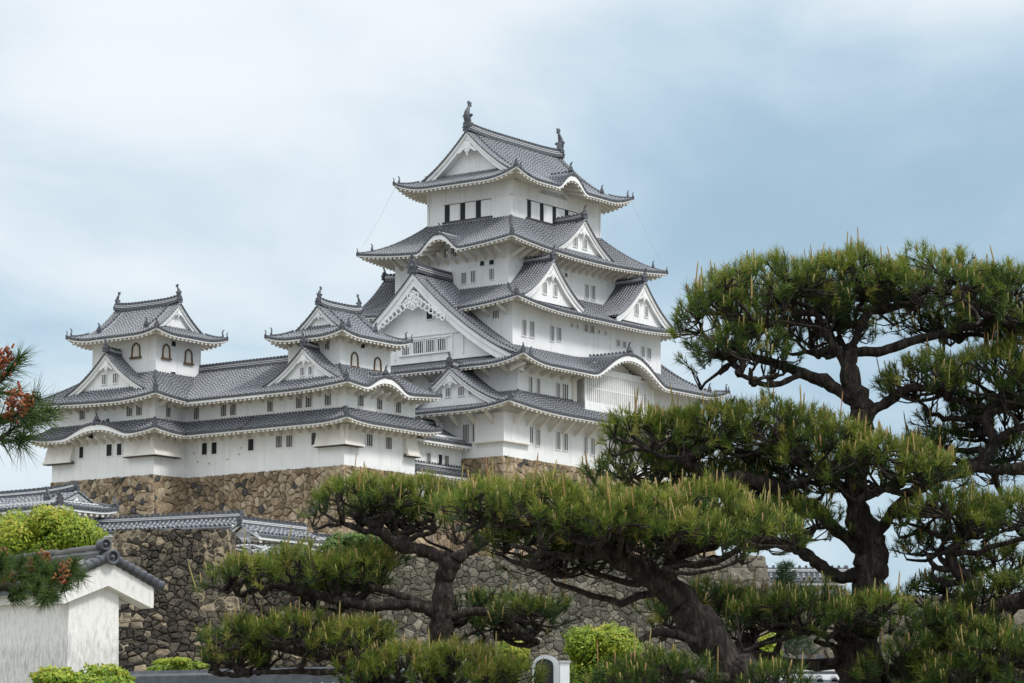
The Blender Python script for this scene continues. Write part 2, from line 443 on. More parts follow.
def shachi(mb, p, d, s=1.0):
    """fish-shaped ridge ornament, head down, tail up; d = direction from the ridge end outwards"""
    d = np.array([d[0], d[1], 0.0]); d /= np.linalg.norm(d)
    a = np.array([-d[1], d[0], 0]); up = np.array([0, 0, 1.0]); p = np.asarray(p, float)
    T = lambda x, y, z: p + a * x * s + d * y * s + up * z * s
    mb.tube([T(0, .0, -.2), T(0, .05, .1), T(0, .16, .38), T(0, .2, .7), T(0, .1, 1.05), T(0, -.06, 1.35), T(0, -.16, 1.6)],
            [.30 * s, .34 * s, .34 * s, .29 * s, .22 * s, .15 * s, .08 * s], 'dark_tile', 8)
    Q = lambda x, y, z: T(y, x, z)
    mb.prism(Q, [(-.2, 1.42), (-.05, 1.5), (.12, 1.9), (-.02, 1.86), (-.1, 2.05), (-.24, 1.85), (-.5, 1.98), (-.42, 1.7), (-.55, 1.55)], -.05, .05, 'dark_tile')
    mb.prism(Q, [(.45, .35), (.62, .62), (.45, .66), (.5, .95), (.3, .9), (.26, 1.2), (.12, 1.1), (.2, .5)], -.04, .04, 'dark_tile')
    for sg in (-1, 1):
        mb.prism(T, [(sg * .2, .3), (sg * .6, .55), (sg * .48, .72), (sg * .22, .7)], .0, .08, 'dark_tile')
    mb.box(T, -.36, .36, -.3, .3, -.35, -.05, 'dark_tile')

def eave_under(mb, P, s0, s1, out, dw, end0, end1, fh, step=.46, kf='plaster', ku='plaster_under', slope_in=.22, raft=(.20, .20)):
    """white fascia, soffit and rafter ends under one eave. out = outward unit vector; end0/end1: hip at that end"""
    out = np.asarray(out, float)
    n = max(4, int((s1 - s0) / .3)); S = np.linspace(s0, s1, n + 1)
    E_ = P(S, np.ones_like(S))
    up = np.array([0, 0, 1.0])
    h = np.array([fh(x) for x in S])
    a = E_ - out * .05 - up * .10
    b = E_ - out * .05 - up * (.10 + h)[:, None]
    dl = np.full(n + 1, dw)
    if end0: dl = np.minimum(dl, np.maximum(S - s0, .02))
    if end1: dl = np.minimum(dl, np.maximum(s1 - S, .02))
    b2 = b - out * .10
    c0 = b2 + up * .05
    c = b - out * dl[:, None] + up * (slope_in * dl)[:, None]
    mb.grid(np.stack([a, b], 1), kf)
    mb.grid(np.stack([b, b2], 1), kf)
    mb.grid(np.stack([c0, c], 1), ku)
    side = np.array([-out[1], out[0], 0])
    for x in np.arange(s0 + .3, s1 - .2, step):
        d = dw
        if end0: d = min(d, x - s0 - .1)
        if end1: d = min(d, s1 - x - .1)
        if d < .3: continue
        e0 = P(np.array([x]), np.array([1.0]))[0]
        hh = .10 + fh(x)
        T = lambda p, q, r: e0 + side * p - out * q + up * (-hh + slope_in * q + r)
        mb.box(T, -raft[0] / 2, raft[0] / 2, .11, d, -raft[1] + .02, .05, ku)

SIDE = {'W': (-1, 0), 'E': (1, 0), 'S': (0, -1), 'N': (0, 1)}
def bell(x): return np.where(np.abs(x) < 1, .5 + .5 * np.cos(PI * np.clip(x, -1, 1)), 0.0)
def bell2(x):
    x = np.clip(np.abs(x), 0, 1)
    return .5 + .5 * np.cos(PI * x ** 1.08)
def softmax(a, b, k=.12):
    m_ = np.maximum(a, b)
    return m_ + k * np.log(np.exp((a - m_) / k) + np.exp((b - m_) / k))
def skirt(th, inner, outer, zi, ze, flare=.55, sides='WSEN', bumps=None, wall=None, k=.35, kap=2.2, name='roof', hips=None,
          fh0=.12, step=.46, label=None, tips=True):
    """pent roof round a storey. inner/outer = [u0,u1,v0,v1]; bumps {side:(centre,half width,height)} = karahafu"""
    bumps = bumps or {}
    mb, un = MB(), MB()
    u0, u1, v0, v1 = inner; U0, U1, V0, V1 = outer
    wall = wall or inner
    Ps = {}
    for sd in sides:
        o = SIDE[sd]
        if sd in 'WE':
            ia, oa = (u0, U0) if sd == 'W' else (u1, U1)
            lo, LO, hi, HI = v0, V0, v1, V1
            dw = abs((wall[0] if sd == 'W' else wall[1]) - oa)
        else:
            ia, oa = (v0, V0) if sd == 'S' else (v1, V1)
            lo, LO, hi, HI = u0, U0, u1, U1
            dw = abs((wall[2] if sd == 'S' else wall[3]) - oa)
        hl, hh = abs(LO - lo) > .05, abs(HI - hi) > .05
        bp = bumps.get(sd)
        def P(s, t, sd=sd, ia=ia, oa=oa, lo=lo, LO=LO, hi=hi, HI=HI, hl=hl, hh=hh, bp=bp):
            s = np.asarray(s, float); t = np.asarray(t, float)
            z = zi + (ze - zi) * ((1 + k) * t - k * t * t)
            if bp:
                x = (s - bp[0]) / bp[1]
                zb = ze - .35 + (bp[2] + .35) * bell2(x)
                z = softmax(z, zb, .10)
            tt = np.clip(t, 0, 1.1) ** 1.5
            if hl: z = z + flare * np.clip(1 - (s - LO) / (lo - LO) / kap, 0, 1.05) ** 2 * tt
            if hh: z = z + flare * np.clip(1 - (HI - s) / (HI - hi) / kap, 0, 1.05) ** 2 * tt
            d = ia + (oa - ia) * t
            return np.stack([d, s, z], -1) if sd in 'WE' else np.stack([s, d, z], -1)
        def tmin(x, lo=lo, LO=LO, hi=hi, HI=HI, hl=hl, hh=hh):
            r = 0.0
            if hl and x < lo: r = max(r, (lo - x) / (lo - LO))
            if hh and x > hi: r = max(r, (x - hi) / (HI - hi))
            return r
        slope(mb, P, LO, HI, tmin)
        fh = (lambda x, bp=bp: fh0 + (.30 * float(bell((x - bp[0]) / (bp[1] * 1.1))) if bp else 0))
        eave_under(un, P, LO, HI, (*o, 0), dw, hl, hh, fh, step)
        Ps[sd] = (P, LO, HI, hl, hh, lo, hi)
        if bp:     # pendant and ridge of the curved gable
            kx = bp[0]
            e0 = P(np.array([kx]), np.array([1.0]))[0]
            tt = np.linspace(1.0, 0.0, 9)
            pts = P(np.full(9, kx), tt)
            keep = [i for i in range(9) if pts[i][2] < e0[2] + .25] or [0, 1]
            if len(keep) > 1: ridge(mb, pts[keep], .3, .22, line=True)
            oni(mb, e0 - np.array([*o, 0]) * .3 + np.array([0, 0, .15]), o, .62)
    roof = th.part(name, mb)
    if label: roof['label'] = label
    th.part('eave', un, roof)
    # hip ridges
    for (sa, sb) in (('W', 'S'), ('S', 'E'), ('E', 'N'), ('N', 'W')):
        if sa in sides and sb in sides:
            P, LO, HI, hl, hh, lo, hi = Ps[sb]
            at_lo = (sa, sb) in (('W', 'S'), ('S', 'E'), )
            at_lo = {'WS': True, 'SE': True, 'EN': False, 'NW': False}[sa + sb]
            if sb == 'E': at_lo = True
            if sb == 'N': at_lo = False       # N side runs in u: E end is high
            if sb == 'W': at_lo = False
            if (at_lo and not hl) or (not at_lo and not hh): continue
            t = np.linspace(0, 1, 10)
            s = lo + (LO - lo) * t if at_lo else hi + (HI - hi) * t
            pts = P(s, t)
            rb = MB()
            c = int(10 * .85)
            ridge(rb, pts[:c], .24, .13, line=False)
            ridge(rb, pts[c - 1:], .22, .14, line=False)
            dd = pts[-1] - pts[0]
            oni(rb, pts[c - 1] + np.array([0, 0, .10]), dd[:2], .5)
            if tips:
                oni(rb, pts[-1] - dd / np.linalg.norm(dd) * .12, dd[:2], .36)
            th.part('ridge', rb, roof)
    return roof, Ps

def gegyo(mb, T, d, z, s=1.0, rich=False):
    def disc(x, zz, r, dd=.05, k='plaster'):
        an = np.linspace(0, 2 * PI, 12, endpoint=False)
        mb.prism(T, [(x + r * math.cos(q), zz + r * math.sin(q)) for q in an], d, d + dd, k)
    disc(0, z, .26 * s, .07); disc(-.2 * s, z - .14 * s, .17 * s); disc(.2 * s, z - .14 * s, .17 * s); disc(0, z - .34 * s, .19 * s)
    mb.prism(T, [(-.14 * s, z - .42 * s), (.14 * s, z - .42 * s), (0, z - .72 * s)], d, d + .05, 'plaster')
    for sg in (-1, 1):
        mb.prism(T, [(sg * .2 * s, z + .05 * s), (sg * .75 * s, z - .42 * s), (sg * .62 * s, z - .5 * s), (sg * .2 * s, z - .2 * s)], d, d + .045, 'plaster')
    if rich:
        for sg in (-1, 1):
            for q in range(7):
                f_ = .45 + q * .27
                x = sg * f_ * s; zz = z - .08 * s - f_ * s * .62
                r = (.21 - .013 * q) * s
                an = np.linspace(0, 2 * PI, 13)
                P = [T(x + r * math.cos(b), d + .06, zz + r * math.sin(b)) for b in an]
                mb.tube(P, .055 * s, 'plaster', 5, cap=False)
                if q % 2 == 0: disc(x + sg * .05 * s, zz + .16 * s, .09 * s, .08)
        for an in np.linspace(0, 2 * PI, 9)[:-1]:
            P = [T(.30 * s * math.cos(an) + .17 * s * math.cos(b), d + .06, z - .2 * s + .36 * s * math.sin(an) + .17 * s * math.sin(b)) for b in np.linspace(0, 2 * PI, 11)]
            mb.tube(P, .05 * s, 'plaster', 5, cap=False)
def gable_window(th, par, T, d, x0, x1, z0, z1, bars, kb='lattice', frame=True, pane='opening'):
    mb = MB()
    mb.box(T, x0, x1, d - .05, d + .012, z0, z1, pane)
    f = .07
    if frame:
        mb.box(T, x0 - f, x1 + f, d - .05, d + .07, z1, z1 + f, 'plaster'); mb.box(T, x0 - f, x1 + f, d - .05, d + .08, z0 - f, z0, 'plaster')
        mb.box(T, x0 - f, x0, d - .05, d + .07, z0, z1, 'plaster'); mb.box(T, x1, x1 + f, d - .05, d + .07, z0, z1, 'plaster')
    wo = th.part('window', mb, par)
    if bars:
        return wo, (T, d, x0, x1, z0, z1, bars, kb)
    return wo, None
def lattice_mesh(T, d, x0, x1, z0, z1, bars, kb):
    mb = MB()
    w = (x1 - x0) / (2 * bars + 1)
    for i in range(bars):
        a = x0 + w * (2 * i + 1)
        mb.box(T, a + w * .1, a + w * .9, d - .02, d + .05, z0, z1, kb)
    return mb
def window(th, T, x, z, w, h, bars=2, kb='lattice', d=0.0, pane='screen', parent=None):
    if kb == 'lattice' and pane == 'screen': pane = 'opening'
    wo, L = gable_window(th, parent, T, d, x - w / 2, x + w / 2, z - h / 2, z + h / 2, bars, kb, True, pane)
    if L:
        mb = lattice_mesh(*L)
        if parent is None: th.part('lattice', mb, wo)
        else:
            # sub-part level already reached: the bars go into the window itself
            o = mb.build('lattice', None, th.base)
            me = o.data
            import bmesh
            bm = bmesh.new(); bm.from_mesh(wo.data)
            off = len(wo.data.materials)
            for mt in me.materials: wo.data.materials.append(mt)
            nf = len(bm.faces)
            bm.from_mesh(me); bm.faces.ensure_lookup_table()
            for f_ in bm.faces[nf:]: f_.material_index += off
            bm.to_mesh(wo.data); bm.free()
            bpy.data.objects.remove(o)
    return wo

def gable(th, T, zf, w, df, db, zbase, rec=.45, bw=.55, slopes=True, ridge_h=.42, wins=(), gs=1.0, rich=False, parent=None, oni_s=.9,
          ridge_back=None, wall_clip=None, edge_w=.10, name='gable', ornament='oni', label=None):
    """triangular gable. T(x,d,z): x across, d outwards, z up. zf(x)=roof height"""
    g = MB()
    xs = np.concatenate([-np.linspace(w, 0, 15), np.linspace(0, w, 15)[1:]])
    zz = np.array([zf(abs(x)) for x in xs])
    if slopes:
        for sg in (-1, 1):
            def P(s, t, sg=sg):
                s = np.asarray(s, float); t = np.asarray(t, float)
                x = w * t
                z = zf(x)
                A = np.array(T(0, 0, 0)); X = np.array(T(1, 0, 0)) - A; D = np.array(T(0, 1, 0)) - A
                return A + X * (sg * x)[..., None] + D * s[..., None] + np.array([0, 0, 1.0]) * z[..., None]
            slope(g, P, db, df, lambda x: 0.0, nt=9, cap=False, edge=False)
    # verge tiles: rim tubes and a beaded edge
    for q, r in ((df - .06, .075), (df - .34, .075), (df - .62, .075)):
        if q < df - .5 and slopes: continue
        g.tube([T(x, q, z + .05) for x, z in zip(xs, zz)], r, 'tile', 6, ltc=True)
    g.grid(np.array([[T(x, df + .02, z + .06), T(x, df + .02, z - edge_w)] for x, z in zip(xs, zz)]), 'tile_edge')
    g.grid(np.array([[T(x, df + .02, z - edge_w), T(x, df - .5, z - edge_w)] for x, z in zip(xs, zz)]), 'plaster')
    Lc = np.concatenate([[0], np.cumsum(np.hypot(np.diff(xs), np.diff(zz)))])
    for q in np.arange(.15, Lc[-1], .36):
        x, z = np.interp(q, Lc, xs), np.interp(q, Lc, zz)
        an = np.linspace(0, 2 * PI, 7)[:-1]
        g.prism(T, [(x + .09 * math.cos(b), z + .02 + .09 * math.sin(b)) for b in an], df, df + .05, 'dark_tile')
    groot = th.part(name, g, parent)
    if label: groot['label'] = label
    # barge board, two layers
    b = MB()
    def board(d0, d1, top, bot, k):
        tp = zz - top; bt = zz - bot
        V = lambda d, zarr: [T(x, d, z) for x, z in zip(xs, zarr)]
        b.grid(np.stack([V(d1, tp), V(d1, bt)], 1), k)
        b.grid(np.stack([V(d1, bt), V(d0, bt)], 1), k)
        b.grid(np.stack([V(d1, tp), V(d0, tp)], 1), k)
    board(df - rec + .02, df - .06, edge_w - .02, edge_w + bw * .40, 'plaster')
    board(df - rec + .02, df - .16, edge_w + bw * .38, edge_w + bw, 'plaster')
    th.part('barge_board', b, groot)
    wl_ = MB()
    zt = zz - edge_w - bw * .5
    keep = [(x, z) for x, z in zip(xs, zt) if z > zbase]
    poly = [(keep[0][0] - .3, zbase)] + keep + [(keep[-1][0] + .3, zbase)]
    wl_.prism(T, poly, df - rec - .3, df - rec, 'plaster')
    th.part('gable_wall', wl_, groot)
    o_ = MB()
    gegyo(o_, T, df - .14, zf(0) - edge_w - bw * 1.12 - (.62 if rich else .34) * gs, gs * 1.15, rich)
    th.part('gable_pendant', o_, groot)
    for (x, z, ww, hh, nb) in wins:
        window(th, T, x, z, ww, hh, nb, d=df - rec, parent=groot, pane='screen')
    if ridge_h:
        rb = MB()
        rb_back = db if ridge_back is None else ridge_back
        A = np.array(T(0, 0, 0)); D = np.array(T(0, 1, 0)) - A
        q = np.linspace(rb_back, df - .25, 8)
        lift = .12 * np.linspace(0, 1, 8) ** 3
        ridge(rb, np.array([T(0, x, zf(0) + .03 + l_) for x, l_ in zip(q, lift)]), .42, ridge_h)
        if ornament == 'oni': oni(rb, T(0, df - .05, zf(0) + .25), D[:2], oni_s)
        th.part('ridge', rb, groot)
    return groot

def irimoya(th, cu, cv, axis, U, V, ze, a, b, flare, hg, hgw, dw, bumps=None, ends=(-1, 1), gs=1.0, bw=.5, rich=False, gwins=(), kap_L=3.2,
            shachi_s=1.0, ridge_h=.6, fh0=.13, oni_s=.8, longs=(-1, 1), label=None, gzb=None, rec=.6):
    """hip-and-gable roof. U half length along the ridge, V half width"""
    bumps = bumps or {}
    def mp_(al, ac, z):
        return np.stack([cu + al, cv + ac, z], -1) if axis == 'u' else np.stack([cu + ac, cv + al, z], -1)
    Z = lambda e_: ze + a * e_ + b * e_ * e_
    def fl(q, e_): return flare * np.clip(1 - q / kap_L, 0, 1.05) ** 2 * np.clip(1 - e_ / kap_L, 0, 1.05) ** 1.5
    mb, un = MB(), MB()
    out_l = lambda sg: (0, sg, 0) if axis == 'u' else (sg, 0, 0)
    out_e = lambda sg: (sg, 0, 0) if axis == 'u' else (0, sg, 0)
    for sg in longs:
        bp = bumps.get(('long', sg))
        def P(s, t, sg=sg, bp=bp):
            s = np.asarray(s, float); t = np.asarray(t, float)
            e_ = V * (1 - t); z = Z(e_)
            if bp:
                zb = ze - .35 + (bp[2] + .35) * bell2((s - bp[0]) / bp[1])
                z = softmax(z, zb, .10)
            z = z + fl(U - np.abs(s), e_)
            return mp_(s, sg * V * t, z)
        def tmin(x):
            return (V - (U - max(abs(x), hg))) / V
        # three bands so that the verge stays straight
        slope(mb, P, -U, -hg, tmin, 10); slope(mb, P, -hg + .001, hg - .001, lambda x: 0.0, 12); slope(mb, P, hg, U, tmin, 10)
        fh = (lambda x, bp=bp: fh0 + (.32 * float(bell((x - bp[0]) / (bp[1] * 1.1))) if bp else 0))
        eave_under(un, P, -U, U, out_l(sg), dw, True, True, fh)
        if bp:
            e0 = P(np.array([bp[0]]), np.array([1.0]))[0]
            pts = P(np.full(12, bp[0]), np.linspace(1, 0, 12))
            kp = [i for i in range(12) if pts[i][2] < e0[2] + .3] or [0, 1]
            if len(kp) > 1: ridge(mb, pts[kp], .32, .25)
            oni(mb, e0 - np.array(out_l(sg)) * .35 + np.array([0, 0, .18]), out_l(sg)[:2], .75)
        # descending ridges next to the verge
        for s2 in ends:
            tt = np.linspace(.06, 1 - (U - hg) / V + .02, 9)
            pts = P(np.full(9, s2 * (hg - .95)), tt)
            ridge(mb, pts, .2, .14)
            oni(mb, pts[-1] + np.array([0, 0, .12]), out_l(sg)[:2], .6)
    for sg in ends:
        bp = bumps.get(('end', sg))
        def P(s, t, sg=sg):
            s = np.asarray(s, float); t = np.asarray(t, float)
            al = hgw + (U - hgw) * t; e_ = U - al
            z = Z(e_) + fl(V - np.abs(s), e_)
            return mp_(sg * al, s, z)
        tmin = lambda x: max(0.0, 1 - (V - abs(x)) / (U - hgw))
        slope(mb, P, -V, V, tmin, 8)
        eave_under(un, P, -V, V, out_e(sg), dw, True, True, lambda x: fh0)
    roof = th.part('roof', mb)
    if label: roof['label'] = label
    th.part('eave', un, roof)
    for sa in ends:
        for sb in longs:
            q = np.linspace(U - hg - .1, 0, 9)
            pts = mp_(sa * (U - q), sb * (V - q), Z(q) + fl(q, q))
            rb = MB()
            ridge(rb, pts[:7], .28, .18, line=False); ridge(rb, pts[6:], .22, .12, line=False)
            dd = pts[-1] - pts[0]
            oni(rb, pts[6] + np.array([0, 0, .10]), dd[:2], .5)
            oni(rb, pts[-1] - dd / np.linalg.norm(dd) * .12, dd[:2], .38)
            th.part('ridge', rb, roof)
    # main ridge and fish ornaments
    rb = MB()
    q = np.linspace(-hg + .1, hg - .1, 15)
    ridge(rb, mp_(q, q * 0, Z(V) + .02 + .22 * (q / hg) ** 4), .5, ridge_h)
    for sg in ends:
        oni(rb, mp_(np.array(sg * (hg - .02)), np.array(0.0), np.array(Z(V) + .18)), out_e(sg)[:2], oni_s)
    th.part('ridge', rb, roof)
    for sg in (-1, 1):
        if shachi_s:
            sb_ = MB()
            shachi(sb_, mp_(np.array(sg * (hg - .25)), np.array(0.0), np.array(Z(V) + ridge_h + .3 * shachi_s)), out_e(sg)[:2], shachi_s)
            th.part('fish_ornament', sb_, roof)
    for sg in ends:
        T = (lambda x, d, z, sg=sg: mp_(np.array(sg * d), np.array(float(x)), np.array(float(z))))
        gable(th, T, lambda x: Z(V - x), V - (U - hg) + .15, hg, hgw, (gzb if gzb else Z(U - hgw) - .2), rec=rec, bw=bw, slopes=False, ridge_h=0, gs=gs, rich=rich, wins=gwins)
    return roof

# faces for windows: T(x, d, z)
def FW(u): return lambda x, d, z: np.array([u - d, x, z])
def FS(v): return lambda x, d, z: np.array([x, v - d, z])
def FN(v): return lambda x, d, z: np.array([x, v + d, z])
def FE(u): return lambda x, d, z: np.array([u + d, x, z])
I3 = lambda a, b, c: np.array([a, b, c])
def walls(th, u0, u1, v0, v1, z0, z1, k='plaster', name='wall'):
    mb = MB(); mb.box(I3, u0, u1, v0, v1, z0, z1, k)
    return th.part(name, mb)
def strut(mb, T, x, z, out, drop, w=.14, k='plaster_under'):
    """curved bracket arm from the wall out to the eave"""
    poly = [(0, z - drop), (.16, z - drop), (.30, z - drop * .62), (out * .62, z - .34), (out, z - .16), (out, z), (0, z)]
    poly2 = [(0, z - drop), (.18, z - drop), (out, z - .1), (out, z + .04), (out - .2, z + .04), (0, z - drop + .34)]
    Q = lambda a, b, c: T(x + b, a, c)
    mb.prism(Q, poly2, -w / 2, w / 2, k)
def drop_chute(th, T, x0, x1, ztop, zbot, out, k='plaster_old', e0=.0, e1=.0):
    """stone-drop bay flaring outwards to a lip at its foot"""
    mb = MB()
    V = [T(x0, 0, ztop), T(x1, 0, ztop), T(x0, out * .12, ztop), T(x1, out * .12, ztop),
         T(x0 - e0, out * .55, (ztop + zbot) / 2), T(x1 + e1, out * .55, (ztop + zbot) / 2),
         T(x0 - e0, out, zbot), T(x1 + e1, out, zbot), T(x0, 0, zbot + .05), T(x1, 0, zbot + .05), ]
    mb.add(V, [(2, 3, 5, 4), (4, 5, 7, 6), (6, 7, 9, 8), (0, 2, 4, 6, 8), (1, 3, 5, 7, 9), (0, 1, 3, 2)], k)
    mb.box(T, x0 - e0 - .08, x1 + e1 + .08, out - .14, out + .08, zbot - .14, zbot, k)
    mb.box(T, x0 - e0 - .02, x1 + e1 + .02, .0, out + .02, zbot - .20, zbot - .14, 'sill')
    return th.part('stone_drop_bay', mb)
def bell_window(th, T, x, z, w, h):
    """bell-shaped window with a black frame"""
    an = np.linspace(0, 1, 15)
    def outline(s):
        L = [(-w * .52 * s, -h / 2 * s), (-w * .47 * s, 0), (-w * .46 * s, h * .16 * s), (-w * .36 * s, h * .33 * s), (-w * .16 * s, h * .43 * s), (0, h * .5 * s)]
        return L + [(-a, b) for a, b in L[-2::-1]]
    mb = MB()
    mb.prism(T, [(x + a, z + b) for a, b in outline(.86)], -.05, .015, 'plaster_under')
    mb.box(T, x - .05, x + .05, -.02, .04, z - h * .42, z + h * .36, 'plaster')
    P = [T(x + a, .04, z + b) for a, b in outline(.94)]
    mb.tube(P, .07, 'bell_frame', 5)
    mb.box(T, x - w * .66, x + w * .66, -.02, .16, z - h / 2 - .12, z - h / 2 + .02, 'bell_frame')
    return th.part('bell_window', mb)

# ================================================================== THE SETTING
def terrain():
    ys = np.concatenate([[-400, -60, -10, 0, 10, 20, 30], np.arange(40, 150, 6.0), [149.5, 153.5, 156, 160, 164, 170, 180, 200, 220, 240, 260, 280, 300, 330, 360, 420, 600, 1000, 2500, 5000]])
    xs = np.concatenate([[-4000, -1500, -500, -200, -120, -80], np.arange(-60, 61, 3.0), [80, 120, 200, 500, 1500, 4000]])
    G = np.zeros((len(ys), len(xs), 3))
    for i, y in enumerate(ys):
        for j, x in enumerate(xs):
            z = np.interp(y, [0, 20, 45, 140, 152], [0, .4, 1.0, 5.6, 6.0])
            if y > 152:
                hill = np.interp(y, [152, 154, 190, 330, 380], [0, 7.6, 8.2, 8.2, 0])
                xr = np.interp(y, [152, 200, 260], [11.5, 22, 30])
                side = np.interp(x, [-90, -60, xr - 1, xr + 1.5], [0, 1, 1, 0])
                z += hill * side
                z *= np.interp(y, [152, 380, 600], [1, 1, .3])
            z += .12 * math.sin(x * .31 + y * .17) * min(1, max(0, (y - 8) / 20))
            G[i, j] = (x, y, z)
    mb = MB(); mb.grid(G, 'ground', smooth=True)
    o = mb.build('ground'); o['kind'] = 'structure'
terrain()

# ------------------------------------------------------------------ stone walls
def clip_poly(poly, px, py, nx, ny):
    out = []
    n = len(poly)
    for i in range(n):
        a, b = poly[i], poly[(i + 1) % n]
        da = (a[0] - px) * nx + (a[1] - py) * ny; db = (b[0] - px) * nx + (b[1] - py) * ny
        if da <= 0: out.append(a)
        if da * db < 0:
            t = da / (da - db); out.append((a[0] + (b[0] - a[0]) * t, a[1] + (b[1] - a[1]) * t))
    return out
def stone_face(mb, S, La, Lb, cell, k, nrm, aspect=1.25, relief=.14, skip=None, big=.0, gap=.007):
    """irregular fitted stones over a La x Lb face; S(a,b)->point, nrm = outward direction"""
    nrm = np.asarray(nrm, float)
    ca, cb = cell * aspect, cell / aspect * 1.05
    na, nb = max(1, int(La / ca)), max(1, int(Lb / cb))
    seeds = []
    for j in range(nb + 2):
        for i in range(na + 2):
            seeds.append(((i - .5 + (.5 if j % 2 else 0) + random.uniform(-.55, .55)) * La / na, (j - .5 + random.uniform(-.42, .42)) * Lb / nb))
    seeds = [s for s in seeds if -.02 * La <= s[0] <= 1.02 * La and -.5 * cb <= s[1] <= Lb + .5 * cb and random.random() > .14]
    A = np.array(seeds)
    wts = rng.uniform(-1, 1, len(seeds)) ** 3 * .55 * cell * cell + (rng.random(len(seeds)) < .12) * -.35 * cell * cell
    for i, s in enumerate(seeds):
        d = (A[:, 0] - s[0]) ** 2 + ((A[:, 1] - s[1]) * 1.12) ** 2
        poly = [(0, 0), (La, 0), (La, Lb), (0, Lb)]
        for j in np.argsort(d)[1:19]:
            q = seeds[j]
            dx, dy = q[0] - s[0], q[1] - s[1]
            L = math.hypot(dx, dy) + 1e-6
            f_ = min(.85, max(.15, .5 + (wts[i] - wts[j]) / (2 * L * L)))
            mx_, my_ = s[0] + dx * f_, s[1] + dy * f_
            poly = clip_poly(poly, mx_ - dx / L * gap, my_ - dy / L * gap, dx / L, dy / L)
            if len(poly) < 3: break
        if len(poly) >= 3:          # rough, chipped outline
            pp = []
            for a_, b_ in zip(poly, poly[1:] + poly[:1]):
                pp.append(a_)
                L = math.hypot(b_[0] - a_[0], b_[1] - a_[1])
                if L > .35 * cell:
                    t_ = random.uniform(.35, .65); k_ = random.uniform(-.09, .035) * L
                    nx_, ny_ = (b_[1] - a_[1]) / L, -(b_[0] - a_[0]) / L
                    cx_, cy2 = a_[0] + (b_[0] - a_[0]) * t_, a_[1] + (b_[1] - a_[1]) * t_
                    sg_ = 1 if (cx_ - s[0]) * nx_ + (cy2 - s[1]) * ny_ > 0 else -1
                    pp.append((cx_ + nx_ * k_ * sg_, cy2 + ny_ * k_ * sg_))
            poly = pp
        if len(poly) < 3: continue
        if skip and skip(s[0], s[1]): continue
        p = np.array(poly); c = p.mean(0)
        area = .5 * abs(np.dot(p[:, 0], np.roll(p[:, 1], 1)) - np.dot(p[:, 1], np.roll(p[:, 0], 1)))
        if area < .01: continue
        n = len(poly); col = random.random(); h = relief * random.uniform(.45, 1.3)
        tilt = np.array([random.uniform(-.14, .14), random.uniform(-.14, .14)])
        rings = []
        for sc_, hh in ((1.0, -.25), (.97, .3), (random.uniform(.74, .88), .85), (random.uniform(.35, .55), 1.0)):
            q = c + (p - c) * sc_
            rings.append([S(a + random.uniform(-.02, .02), b + random.uniform(-.02, .02)) + nrm * (h * hh + (tilt @ (np.array([a, b]) - c)) * (hh > 0) + random.uniform(-.022, .022)) for a, b in q])
        V = [x for r_ in rings for x in r_] + [S(*c) + nrm * h * 1.02]
        F = []
        for r_ in range(3):
            for j in range(n):
                F.append((r_ * n + j, r_ * n + (j + 1) % n, (r_ + 1) * n + (j + 1) % n, (r_ + 1) * n + j))
        for j in range(n): F.append((3 * n + j, 3 * n + (j + 1) % n, 4 * n))
        mb.add(V, F, k, np.tile((col, 0, 0), (len(V), 1)), False)
def batter(h, a=.16, b=.012): return a * h + b * h * h
